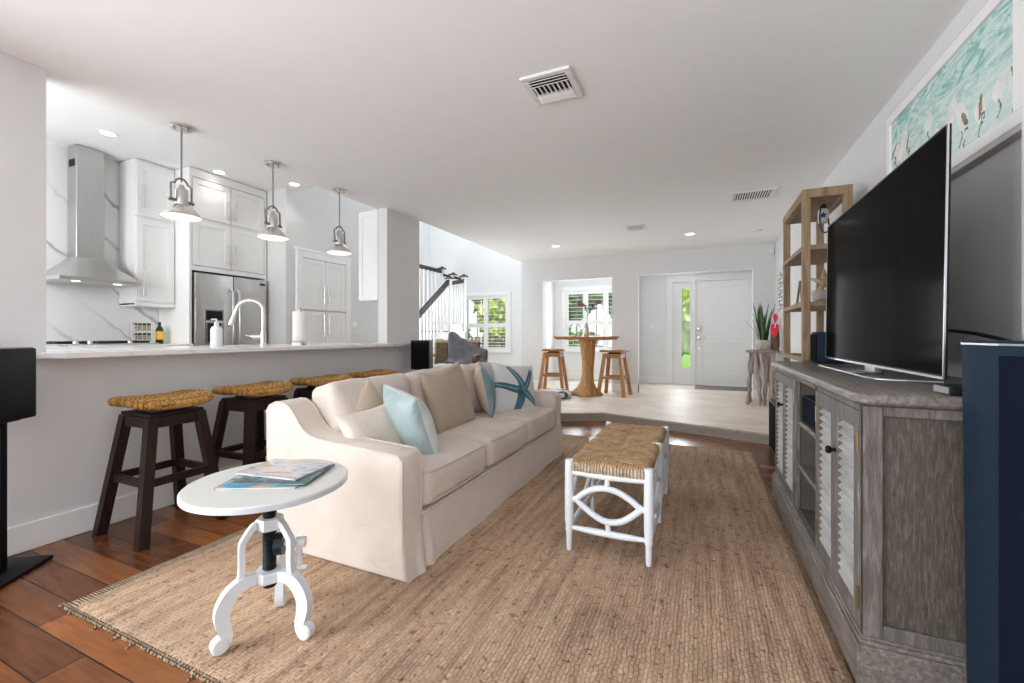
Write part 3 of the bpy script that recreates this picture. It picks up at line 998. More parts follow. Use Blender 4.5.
def register(x0, x1, y0, y1, label, kind):
    t = thing('air_vent', label, 'vent', ((x0 + x1) / 2, (y0 + y1) / 2, CE), 0, 'ceiling air vents')
    z = CE
    f = 0.035
    b = B()
    for q in ((x0, x1, y0, y0 + f), (x0, x1, y1 - f, y1), (x0, x0 + f, y0 + f, y1 - f), (x1 - f, x1, y0 + f, y1 - f)):
        b.box(*q, z - 0.014, z, 0.004, 1)
    obj('frame', b, 'vent', t, smooth=False)
    obj('duct_shade', B().box(x0 + f, x1 - f, y0 + f, y1 - f, z - 0.003, z), 'vent_dark', t, smooth=False)  # dark sheet on the ceiling, standing in for the shade inside the duct
    b = B()
    ix0, ix1, iy0, iy1 = x0 + f, x1 - f, y0 + f, y1 - f
    if kind == 'three':
        h = (iy1 - iy0) / 3
        for k in range(3):
            b.obox(((ix0 + ix1) / 2, iy0 + (k + 0.5) * h / 3 , z - 0.012), (ix1 - ix0, 0.03, 0.003), Matrix.Rotation(math.radians(35), 3, 'X'))
            b.obox(((ix0 + ix1) / 2, iy1 - (k + 0.5) * h / 3, z - 0.012), (ix1 - ix0, 0.026, 0.003), Matrix.Rotation(math.radians(-35), 3, 'X'))
        n = 8
        for k in range(n):
            b.obox((ix0 + (k + 0.5) * (ix1 - ix0) / n, (iy0 + iy1) / 2, z - 0.012), (0.018, h, 0.003), Matrix.Rotation(math.radians(40), 3, 'Y'))
    else:
        n = 15
        for k in range(n):
            b.obox((ix0 + (k + 0.5) * (ix1 - ix0) / n, (iy0 + iy1) / 2, z - 0.01), (0.0085, iy1 - iy0, 0.003), Matrix.Rotation(math.radians(30), 3, 'Y'))
    obj('slat', b, 'vent', t, smooth=False)


register(-0.893, -0.616, 2.117, 2.412, 'square air vent with three banks of slats, nearest the camera', 'three')
register(0.255, 0.645, 4.63, 4.955, 'long-slatted air vent in the ceiling near the wooden shelf tower', 'long')
register(-0.90, -0.65, 5.54, 5.77, 'small air vent between the two living room recessed lights', 'three')
t = thing('smoke_detector', 'flat white disc on the ceiling before the front door', 'smoke detector', (0.657, 6.435, CE))
obj('disc', B().lathe([(0.065, 0), (0.062, -0.014), (0.03, -0.02), (0.0, -0.02)], (0.657, 6.435, CE), 24, False), 'vent', t)
t = thing('motion_sensor', 'tiny white sensor high in the corner of the back wall', 'sensor', (0.96, 7.44, 2.33))
obj('body', B().box(0.93, 0.985, 7.425, 7.47, 2.28, 2.38, 0.008), 'vent', t)


def pendant(y, label):
    x = -3.13
    t = thing('pendant_lamp', label, 'pendant lamp', (x, y, CE), 0, 'industrial pendants over the bar')
    can = obj('canopy', B().lathe([(0.064, 0), (0.064, -0.012), (0.056, -0.02), (0.0, -0.022)], (x, y, CE), 28, False), 'nickel', t)
    for a in (0.5, 2.6, 4.7):
        obj('screw', B().lathe([(0.006, -0.018), (0.006, -0.032), (0.0, -0.034)], (x + 0.042 * math.cos(a), y + 0.042 * math.sin(a), CE), 8, False), 'nickel_dark', can)
    zt = 2.105
    obj('rod', B().tube([(x, y, CE - 0.02), (x, y, zt - 0.02)], 0.0055, 10), 'nickel_dark', t)
    # stirrup yoke with stepped shoulders, lying in the y-z plane
    yo = [(-0.062, 1.955), (-0.062, 2.065), (-0.038, 2.073), (-0.03, 2.092), (-0.012, zt), (0.012, zt), (0.03, 2.092), (0.038, 2.073), (0.062, 2.065), (0.062, 1.955)]
    b = B()
    b.tube([(x, y + a, z) for a, z in yo], 0.0065, 8)
    b.tube([(x, y - 0.075, 1.958), (x, y - 0.04, 1.958)], 0.011, 10).tube([(x, y + 0.04, 1.958), (x, y + 0.075, 1.958)], 0.011, 10)
    obj('yoke', b, 'nickel_dark', t)
    obj('socket_cup', B().lathe([(0.002, 2.07), (0.014, 2.066), (0.018, 2.05), (0.034, 2.035), (0.037, 2.03), (0.037, 1.95), (0.042, 1.945), (0.042, 1.93)], (x, y, 0), 24, False), 'nickel', t)
    obj('lamp_shade', B().lathe([(0.04, 1.935), (0.052, 1.925), (0.075, 1.905), (0.108, 1.872), (0.115, 1.862), (0.116, 1.853), (0.112, 1.853), (0.104, 1.868), (0.05, 1.92), (0.036, 1.93)], (x, y, 0), 36, False), 'nickel', t)
    obj('diffuser', B().lathe([(0.0, 1.845), (0.06, 1.846), (0.1, 1.85), (0.112, 1.856), (0.1, 1.863)], (x, y, 0), 36, False), 'bulb_warm', t)


pendant(1.715, 'industrial nickel pendant lamp nearest the range hood')
pendant(2.375, 'middle one of the three nickel pendant lamps over the bar')
pendant(3.065, 'industrial nickel pendant lamp nearest the column')


# ================================================================== STAIRCASE
def staircase():
    t = thing('staircase', 'white staircase with dark treads, dark handrail and square-capped newel posts', 'staircase', (-5.4, 7.4, ST))
    n, run, rise = 7, 0.25, 0.177
    y0 = 6.47
    xl, xr = -5.62, -5.0
    LZ = ST + n * rise
    b = B()
    for k in range(n):
        b.box(xl, xr - 0.02, y0 + k * run, 8.0, ST + k * rise, ST + (k + 1) * rise - 0.03)
    b.box(-6.26, xr, 7.98, 8.66, ST, LZ - 0.03)
    b.box(-6.26, xl, 6.6, 7.98, ST, 1.66)
    obj('carriage', b, 'trim', t, smooth=False)
    for k in range(n - 1):
        obj('tread', B().box(xl, xr + 0.02, y0 + k * run - 0.03, y0 + (k + 1) * run, ST + (k + 1) * rise - 0.03, ST + (k + 1) * rise, 0.006), 'rail', t)
    obj('landing_tread', B().box(-6.26, xr + 0.02, 7.95, 8.68, LZ - 0.03, LZ, 0.006), 'oak', t, smooth=False)
    sl = rise / run
    b = B()
    b.prism([(y0 - 0.05, ST), (y0 + 0.25, ST), (7.98, LZ - 0.32), (7.98, LZ + 0.03), (y0 - 0.05, ST + 0.2)], 'X', xr - 0.02, xr + 0.02)
    obj('stringer', b, 'trim', t, smooth=False)

    def hr(y):
        return 1.445 + (y - 6.86) * 0.72

    obj('handrail', B().beam((xr, 6.42, hr(6.42)), (xr, 7.95, hr(7.95)), 0.055, 0.07, 0.012), 'rail', t)
    obj('handrail', B().beam((xr, 8.0, 2.2), (xr, 8.56, 2.31), 0.055, 0.06, 0.012), 'rail', t)
    obj('handrail', B().beam((-5.6, 7.0, 2.57), (-5.6, 8.6, 2.57), 0.055, 0.06, 0.012), 'rail', t)
    obj('handrail', B().beam((-5.6, 8.62, 2.5), (-5.04, 8.6, 2.36), 0.055, 0.06, 0.012), 'rail', t)
    b_ = []
    y = 6.6
    while y < 7.9:
        b_.append((xr, y, ST + (y - y0) * sl + 0.1, hr(y) - 0.03))
        y += 0.115
    for y in (8.09, 8.19, 8.29, 8.39, 8.49):
        b_.append((xr, y, LZ, 2.19 + (y - 8) * 0.2))
    y = 7.1
    while y < 8.55:
        b_.append((-5.6, y, 1.66 if y < 7.98 else LZ, 2.54))
        y += 0.16
    for x, y, z0, z1 in b_:
        obj('baluster', B().box(x - 0.017, x + 0.017, y - 0.017, y + 0.017, z0, z1), 'trim', t, smooth=False)
    for x, y, z0, z1 in ((xr, 7.98, 0.9, 2.32), (xr, 8.6, LZ - 0.2, 2.44), (-5.6, 8.62, LZ, 2.66), (-5.3, 8.62, LZ, 2.5), (xr, 6.40, ST, 1.25)):
        p = obj('newel_post', B().box(x - 0.045, x + 0.045, y - 0.045, y + 0.045, z0, z1 - 0.03, 0.004, 1), 'trim', t, smooth=False)
        c = B().box(x - 0.075, x + 0.075, y - 0.075, y + 0.075, z1 - 0.03, z1 - 0.005)
        c.lathe([(0.085, z1 - 0.005), (0.0, z1 + 0.045)], (x, y, 0), 4, False)
        obj('cap', c, 'rail', p, smooth=False)


staircase()


# ================================================================== KITCHEN
def shaker(b, x, y0, y1, z0, z1, st=0.06, d=0.02):
    """shaker leaf whose face looks along +x; x is the front face"""
    b.box(x - d, x - d * 0.45, y0, y1, z0, z1)
    for q in ((y0, y0 + st, z0, z1), (y1 - st, y1, z0, z1), (y0 + st, y1 - st, z0, z0 + st), (y0 + st, y1 - st, z1 - st, z1)):
        b.box(x - d * 0.5, x, *q)
    return b


def pull(x, y, z0, z1):
    b = B()
    b.tube([(x + 0.028, y, z0), (x + 0.028, y, z1)], 0.006, 8)
    for z in (z0 + 0.025, z1 - 0.025):
        b.tube([(x - 0.002, y, z), (x + 0.028, y, z)], 0.005, 8)
    return b


def leaf(parent, x, y0, y1, z0, z1, hy, h0, h1):
    d = obj('door', shaker(B(), x, y0 + 0.003, y1 - 0.003, z0, z1), 'cab', parent, smooth=False)
    obj('handle', pull(x, hy, h0, h1), 'nickel', d)


t = thing('upper_cabinet', 'white shaker wall cabinet between the range hood and the fridge', 'cabinet', (-5.55, 2.7, 1.40))
obj('body', B().box(-5.72, -5.422, 2.53, 2.895, 1.40, KC - 0.01).box(-5.72, -5.40, 2.53, 2.895, 1.385, 1.42, 0.004), 'cab', t, smooth=False)
leaf(t, -5.40, 2.535, 2.89, 1.44, 2.31, 2.585, 1.50, 1.75)
leaf(t, -5.40, 2.535, 2.89, 2.34, 2.90, 2.585, 2.42, 2.66)

t = thing('fridge_cabinet', 'tall white shaker cabinet surround with four doors above the fridge', 'cabinet', (-5.4, 3.35, 0))
b = B()
b.box(-5.72, -5.15, 2.90, 2.925, 0, KC - 0.01).box(-5.72, -5.15, 3.79, 3.815, 0, KC - 0.01)
b.box(-5.72, -5.172, 2.925, 3.79, 1.80, KC - 0.01).box(-5.172, -5.15, 2.925, 3.79, 1.80, 1.85).box(-5.172, -5.15, 2.925, 3.79, 2.84, KC - 0.01)
obj('body', b, 'cab', t, smooth=False)
for y0, y1, hy in ((2.93, 3.355, 3.315), (3.36, 3.785, 3.40)):
    leaf(t, -5.148, y0, y1, 1.86, 2.37, hy, 1.90, 2.14)
    leaf(t, -5.148, y0, y1, 2.40, 2.83, hy, 2.44, 2.66)


def fridge():
    t = thing('refrigerator', 'stainless French-door fridge with a dark ice dispenser', 'refrigerator', (-5.4, 3.36, 0))
    obj('body', B().box(-5.70, -5.17, 2.935, 3.78, 0.02, 1.775, 0.004), 'steel_dark', t, smooth=False)
    x = -5.10
    for i, (y0, y1) in enumerate(((2.937, 3.355), (3.362, 3.778))):
        d = obj('door', B().box(-5.165, x, y0, y1, 0.72, 1.772, 0.008, 2), 'steel', t)
        hy = y1 - 0.035 if i == 0 else y0 + 0.035
        obj('handle', B().tube([(x, hy, 0.83), (x + 0.045, hy, 0.87), (x + 0.06, hy, 1.2), (x + 0.045, hy, 1.58), (x, hy, 1.62)], 0.014, 10), 'silver', d)
        if i == 0:
            q = obj('dispenser', B().box(x - 0.01, x + 0.004, 3.03, 3.24, 0.98, 1.37, 0.004), 'nickel_dark', d)
            obj('dispenser_display', B().box(x, x + 0.007, 3.045, 3.225, 1.25, 1.355, 0.003), 'black', q)
            obj('dispenser_recess', B().box(x, x + 0.006, 3.06, 3.21, 1.0, 1.215, 0.003), 'iron', q)
            obj('dispenser_shelf', B().box(x, x + 0.014, 3.04, 3.23, 1.22, 1.242, 0.003), 'silver', q)
        else:
            obj('badge', B().box(x, x + 0.004, 3.69, 3.755, 1.705, 1.73), 'black', d)
    d = obj('freezer_drawer', B().box(-5.165, x, 2.937, 3.778, 0.08, 0.712, 0.008, 2), 'steel', t)
    obj('handle', B().tube([(x, 3.05, 0.62), (x + 0.05, 3.08, 0.62), (x + 0.05, 3.64, 0.62), (x, 3.67, 0.62)], 0.013, 10), 'silver', d)


fridge()


def hood():
    t = thing('range_hood', 'stainless chimney range hood over the cooktop', 'range hood', (-5.5, 2.2, 1.57))
    y0, y1, xf, xb = 1.87, 2.475, -5.19, -5.72
    cy0, cy1, cx = 2.12, 2.335, -5.55
    b = B()
    b.box(xb, cx, cy0, cy1, 1.83, KC - 0.005, 0.003, 1)
    ch = obj('chimney', b, 'steel', t, smooth=False)
    obj('grille_slot', B().box(-5.69, -5.585, cy0 - 0.003, cy0 + 0.004, 2.73, 2.80), 'black', ch, smooth=False)
    b = B()
    lo = [(xb, y0), (xf, y0), (xf, y1), (xb, y1)]
    hi = [(xb, cy0 - 0.01), (cx + 0.01, cy0 - 0.01), (cx + 0.01, cy1 + 0.01), (xb, cy1 + 0.01)]
    rings = []
    for k in range(9):
        s = k / 8
        e = s ** 1.25
        z = 1.612 + 0.228 * s
        rings.append([b.bm.verts.new((l[0] + (h[0] - l[0]) * (1 - (1 - s) ** 1.2), l[1] + (h[1] - l[1]) * (1 - (1 - s) ** 1.2), z)) for l, h in zip(lo, hi)])
    for a, c in zip(rings, rings[1:]):
        for j in range(4):
            b.bm.faces.new((a[j], a[(j + 1) % 4], c[(j + 1) % 4], c[j]))
    obj('canopy', b, 'steel', t, ang=60)
    obj('lip', B().box(xb, xf + 0.004, y0 - 0.004, y1 + 0.004, 1.58, 1.614, 0.004), 'steel', t, smooth=False)
    b = B()
    for k in range(2):
        b.box(-5.66, -5.25, y0 + 0.02 + k * 0.29, y0 + 0.29 + k * 0.29, 1.581, 1.590)
    obj('filter', b, 'nickel_dark', t, smooth=False)
    for y in (2.02, 2.33):
        obj('hood_lamp', B().lathe([(0.0, 1.577), (0.03, 1.578), (0.032, 1.582)], (-5.3, y, 0), 16, False), 'bulb_white', t)
        d = bpy.data.lights.new('hood_spot', 'SPOT')
        d.energy = 5
        d.spot_size = math.radians(100)
        d.spot_blend = 0.6
        d.shadow_soft_size = 0.03
        d.color = (1, 0.93, 0.85)
        o = bpy.data.objects.new('hood_spot', d)
        o.location = (-5.42, y, 1.55)
        o.rotation_euler = (0, math.radians(-18), 0)
        COL.objects.link(o)


hood()

t = thing('lower_cabinet', 'white base cabinet run under the range hood wall counter', 'cabinet', (-5.4, 1.45, 0))
b = B().box(-5.72, -5.13, 0.02, 2.895, 0.1, 0.955).box(-5.72, -5.2, 0.02, 2.895, 0, 0.1)
obj('body', b, 'cab', t, smooth=False)
for k in range(6):
    y0 = 0.04 + k * 0.475
    leaf(t, -5.11, y0, y0 + 0.47, 0.12, 0.94, y0 + 0.43, 0.7, 0.88)
tag(obj('countertop', B().box(-5.718, -5.06, 0.02, 2.893, 0.956, 0.985, 0.004), 'quartz', smooth=False), 'white stone counter along the kitchen back wall under the hood', 'countertop')
t = thing('cooktop', 'stainless cooktop with black grates below the range hood', 'cooktop', (-5.4, 2.2, 0.985))
obj('tray', B().box(-5.66, -5.08, 1.82, 2.58, 0.985, 1.0, 0.004), 'steel', t, smooth=False)
for k in range(3):
    b = B()
    y0 = 1.85 + k * 0.24
    for y in (y0, y0 + 0.11, y0 + 0.22):
        b.box(-5.62, -5.2, y - 0.008, y + 0.008, 1.008, 1.022)
    for x in (-5.62, -5.41, -5.2):
        b.box(x - 0.008, x + 0.008, y0, y0 + 0.22, 1.0, 1.02)
    obj('grate', b, 'iron', t, smooth=False)
for k in range(5):
    obj('knob', B().lathe([(0.02, 1.0), (0.02, 1.016), (0.016, 1.024), (0, 1.024)], (-5.12, 1.95 + k * 0.1, 0), 14, False), 'silver', t)
tag(obj('griddle', B().box(-5.19, -5.085, 2.10, 2.28, 1.0, 1.024, 0.004), 'iron'), 'black flat griddle plate at the right end of the cooktop', 'griddle')


def spice_rack():
    t = thing('spice_rack', 'two-tier chrome spice rack of small dark-lidded jars under the wall cabinet', 'spice rack', (-5.5, 2.63, 0.985))
    y0, y1 = 2.545, 2.71
    b = B()
    for z in (1.015, 1.12):
        b.box(-5.56, -5.46, y0, y1, z, z + 0.005)
        b.tube([(-5.46, y0, z + 0.012), (-5.46, y1, z + 0.012)], 0.003, 6)
    for y in (y0, y1):
        for x in (-5.56, -5.46):
            b.tube([(x, y, 0.986), (x, y, 1.2)], 0.003, 6)
    obj('frame', b, 'silver', t)
    for z in (1.021, 1.126):
        for k in range(4):
            j = obj('jar', B().lathe([(0.016, z), (0.017, z + 0.055), (0.014, z + 0.06)], (-5.49, y0 + 0.021 + k * 0.041, 0), 14), 'spice', t)
            obj('lid', B().lathe([(0.0165, z + 0.06), (0.0165, z + 0.08), (0, z + 0.08)], (-5.49, y0 + 0.021 + k * 0.041, 0), 14, False), 'black', j)


spice_rack()
t = thing('oil_bottle', 'dark bottle with a bright yellow label beside the spice rack', 'bottle', (-5.5, 2.795, 0.985))
obj('glass_body', B().lathe([(0.034, 0.985), (0.035, 1.0), (0.035, 1.135), (0.028, 1.16), (0.013, 1.18), (0.012, 1.205)], (-5.5, 2.795, 0), 20), 'amber', t)
obj('label', B().lathe([(0.0358, 1.03), (0.0358, 1.12)], (-5.5, 2.795, 0), 20, False), 'yellow', t)
obj('cap', B().lathe([(0.014, 1.2), (0.014, 1.22), (0, 1.222)], (-5.5, 2.795, 0), 14, False), 'black', t)

# pantry
t = thing('pantry_cabinet', 'built-in white pantry with two upper and two lower shaker doors', 'pantry', (-4.8, 4.42, 0))
y0, y1, zt = 3.965, 4.90, 2.19
b = B()
b.box(-4.81, -4.775, y0, y0 + 0.09, 0, zt, 0.004, 1).box(-4.81, -4.775, y1 - 0.09, y1, 0, zt, 0.004, 1).box(-4.81, -4.775, y0 + 0.09, y1 - 0.09, zt - 0.09, zt, 0.004, 1)
b.box(-4.81, -4.77, y0 - 0.02, y1 + 0.02, zt - 0.005, zt + 0.03, 0.004, 1)
obj('casing', b, 'trim', t, smooth=False)
ym = (y0 + y1) / 2
for a, c, hy in ((y0 + 0.092, ym, ym - 0.04), (ym, y1 - 0.092, ym + 0.04)):
    leaf(t, -4.785, a, c, 1.42, zt - 0.095, hy, 1.5, 1.74)
    leaf(t, -4.785, a, c, 0.1, 1.40, hy, 1.08, 1.36)
t = thing('light_switch', 'white switch plate on the grey wall right of the pantry', 'switch', (-4.81, 4.99, 1.22))
obj('plate', B().box(-4.81, -4.803, 4.94, 5.04, 1.16, 1.285, 0.003), 'trim', t)
obj('rocker', B().box(-4.805, -4.799, 4.975, 5.005, 1.19, 1.255, 0.002), 'trim', t)
t = thing('light_switch', 'white switch plate with a thin ledge on the wall left of the front door sidelight', 'switch', (-0.9, 9.1, 1.2))
obj('plate', B().box(-0.98, -0.76, 9.092, 9.1, 1.16, 1.29, 0.003), 'trim', t)
obj('rocker', B().box(-0.95, -0.92, 9.088, 9.094, 1.19, 1.26, 0.002).box(-0.89, -0.86, 9.088, 9.094, 1.19, 1.26, 0.002).box(-0.83, -0.8, 9.088, 9.094, 1.19, 1.26, 0.002), 'trim', t)

# cabinet hung on the kitchen face of the column
t = thing('upper_cabinet', 'white wall cabinet seen end-on, hung beside the grey column', 'cabinet', (-3.36, 4.0, 1.46))
obj('body', B().box(-3.48, -3.22, 3.70, 4.27, 1.46, 2.44, 0.004, 1), 'cab', t, smooth=False)
b = B()
for q in ((-3.478, -3.44, 1.46, 2.44), (-3.26, -3.222, 1.46, 2.44), (-3.44, -3.26, 1.46, 1.52), (-3.44, -3.26, 2.38, 2.44)):
    b.box(q[0], q[1], 3.692, 3.70, q[2], q[3])
obj('end_panel', b, 'cab', t, smooth=False)
d = obj('door', B().box(-3.5, -3.48, 3.703, 4.267, 1.47, 2.43, 0.003, 1), 'cab', t, smooth=False)
obj('handle', B().tube([(-3.525, 3.75, 1.52), (-3.525, 3.75, 1.76)], 0.006, 8).tube([(-3.525, 3.75, 1.54), (-3.49, 3.75, 1.54)], 0.005, 8).tube([(-3.525, 3.75, 1.74), (-3.49, 3.75, 1.74)], 0.005, 8), 'nickel', d)

# the bar counter on the half wall, with clipped corners, and its sink cabinet behind
poly = [(-3.82, 1.072), (-3.098, 1.072), (-3.098, 1.015), (-3.03, 1.015), (-2.95, 1.085), (-2.95, 3.60), (-3.06, 4.2), (-3.098, 4.22), (-3.098, 3.698), (-3.82, 3.698)]
tag(obj('countertop', B().prism(poly, 'Z', 0.96, 0.991, 0.003, 1), 'quartz', smooth=False), 'long white stone bar counter with clipped ends on the grey half wall', 'countertop')
t = thing('sink_cabinet', 'white base cabinet on the kitchen side of the bar counter', 'cabinet', (-3.5, 2.4, 0))
obj('body', B().box(-3.76, -3.245, 1.08, 3.69, 0.1, 0.957).box(-3.70, -3.245, 1.08, 3.69, 0, 0.1), 'cab', t, smooth=False)
for k in range(5):
    y0 = 1.1 + k * 0.516
    d = B()
    d.box(-3.782, -3.762, y0 + 0.004, y0 + 0.512, 0.12, 0.94, 0.003, 1)
    dd = obj('door', d, 'cab', t, smooth=False)
    obj('handle', B().tube([(-3.81, y0 + 0.45, 0.7), (-3.81, y0 + 0.45, 0.88)], 0.006, 8).tube([(-3.81, y0 + 0.45, 0.72), (-3.78, y0 + 0.45, 0.72)], 0.005).tube([(-3.81, y0 + 0.45, 0.86), (-3.78, y0 + 0.45, 0.86)], 0.005), 'nickel', dd)

CT = 0.991


def faucet():
    x, y = -3.38, 2.475
    t = thing('faucet', 'gooseneck kitchen faucet with a pull-down spray head', 'faucet', (x, y, CT))
    obj('base', B().lathe([(0.028, CT), (0.028, CT + 0.012), (0.021, CT + 0.02), (0.021, CT + 0.11), (0.016, CT + 0.12)], (x, y, 0), 20), 'nickel_warm', t)
    R = 0.085
    pts = [(x, y, CT + 0.1), (x, y, 1.285)]
    for k in range(1, 12):
        a = PI * k / 12 * 1.05
        pts.append((x - 0.088 * (1 - math.cos(a)) , y - 0.055 * (1 - math.cos(a)), 1.285 + R * math.sin(a)))
    pts.append((x - 0.195, y - 0.122, 1.235))
    obj('spout', B().tube(pts, 0.0135, 14), 'nickel_warm', t)
    p, q = Vector(pts[-1]), Vector((x - 0.215, y - 0.134, 1.165))
    obj('spray_head', B().tube([p, p.lerp(q, 0.2), q], [0.016, 0.018, 0.021], 14), 'nickel_warm', t)
    obj('lever', B().tube([(x, y, CT + 0.075), (x - 0.05, y - 0.055, CT + 0.075), (x - 0.06, y - 0.065, CT + 0.078)], [0.016, 0.016, 0.008], 12)
        .tube([(x - 0.055, y - 0.06, CT + 0.078), (x - 0.085, y - 0.095, CT + 0.088)], 0.006, 10), 'nickel_warm', t)


faucet()
t = thing('soap_dispenser', 'ribbed clear soap bottle with pump on the bar counter', 'soap dispenser', (-3.35, 2.075, CT))
c = (-3.35, 2.075, 0)
prof = [(0.036, CT), (0.039, CT + 0.006)]
for k in range(8):
    z = CT + 0.012 + k * 0.015
    prof += [(0.0395, z), (0.0375, z + 0.007)]
prof += [(0.038, CT + 0.135), (0.03, CT + 0.15), (0.016, CT + 0.158), (0.014, CT + 0.17)]
obj('bottle', B().lathe(prof, c, 24), 'hanger', t)
obj('pump', B().lathe([(0.016, CT + 0.165), (0.016, CT + 0.182), (0.006, CT + 0.186), (0.005, CT + 0.21)], c, 14).tube([(c[0], c[1], CT + 0.208), (c[0] - 0.02, c[1] - 0.03, CT + 0.206)], 0.005, 8), 'hanger', t)
t = thing('paper_towel_holder', 'upright roll of white paper towel on a steel holder on the bar', 'paper towel holder', (-3.36, 2.82, CT))
c = (-3.36, 2.82, 0)
obj('base', B().lathe([(0.082, CT), (0.082, CT + 0.022), (0.07, CT + 0.03), (0.0, CT + 0.03)], c, 32, False), 'steel', t)
obj('paper_roll', B().lathe([(0.02, CT + 0.032), (0.06, CT + 0.032), (0.061, CT + 0.05), (0.061, CT + 0.29), (0.058, CT + 0.302), (0.02, CT + 0.302)], c, 32), 'paper', t)
obj('rod', B().tube([(c[0], c[1], CT + 0.02), (c[0], c[1], CT + 0.33)], 0.006, 10).lathe([(0.02, CT + 0.303), (0.02, CT + 0.312), (0.012, CT + 0.33), (0.0, CT + 0.345)], c, 16, False), 'steel', t)


# ================================================================== RUG
def rug():
    x0, x1, y0, y1 = -2.335, 0.43, 0.845, 4.5
    nx, ny = 110, 140
    b = B()
    G = []
    for j in range(ny + 1):
        row = []
        for i in range(nx + 1):
            x = x0 + (x1 - x0) * i / nx
            y = y0 + (y1 - y0) * j / ny
            ex = min(i, nx - i) == 0 or min(j, ny - j) == 0
            n = noise.noise(Vector((x * 3, y * 3, 0)))
            z = 0.0 if ex else 0.011 + 0.0015 * n
            wob = 0.012 * noise.noise(Vector((x * 2.5, y * 2.5, 4))) + 0.006 * noise.noise(Vector((x * 14, y * 14, 9)))
            row.append(b.bm.verts.new((x + (wob if i in (0, nx) else 0), y + (wob if j in (0, ny) else 0), z + 0.001)))
        G.append(row)
    for j in range(ny):
        for i in range(nx):
            f = b.bm.faces.new((G[j][i], G[j][i + 1], G[j + 1][i + 1], G[j + 1][i]))
            f.material_index = 1 if i in (0, 1, 2, nx - 1) else 0
    o = obj('rug', b, ['jute', 'jute_edge'])
    tag(o, 'large braided brown jute rug with frayed edges under the sofa and bench', 'rug')
    b = B()
    r2 = random.Random(3)
    x = x0
    while x < x1:
        L = r2.uniform(0.003, 0.008) * (4.0 if r2.random() < 0.05 else 1)
        a = r2.uniform(-0.012, 0.012)
        b.tube([(x, y0 + 0.012, 0.006), (x + a * 0.5, y0 - L * 0.6, 0.006), (x + a, y0 - L, 0.003)], [0.004, 0.0045, 0.003], 5)
        b.tube([(x, y1 - 0.012, 0.006), (x + a, y1 + L * 0.7, 0.003)], [0.004, 0.003], 5)
        x += r2.uniform(0.01, 0.02)
    f = obj('fringe', b, 'jute_edge', o)
    f['kind'] = 'stuff'


rug()


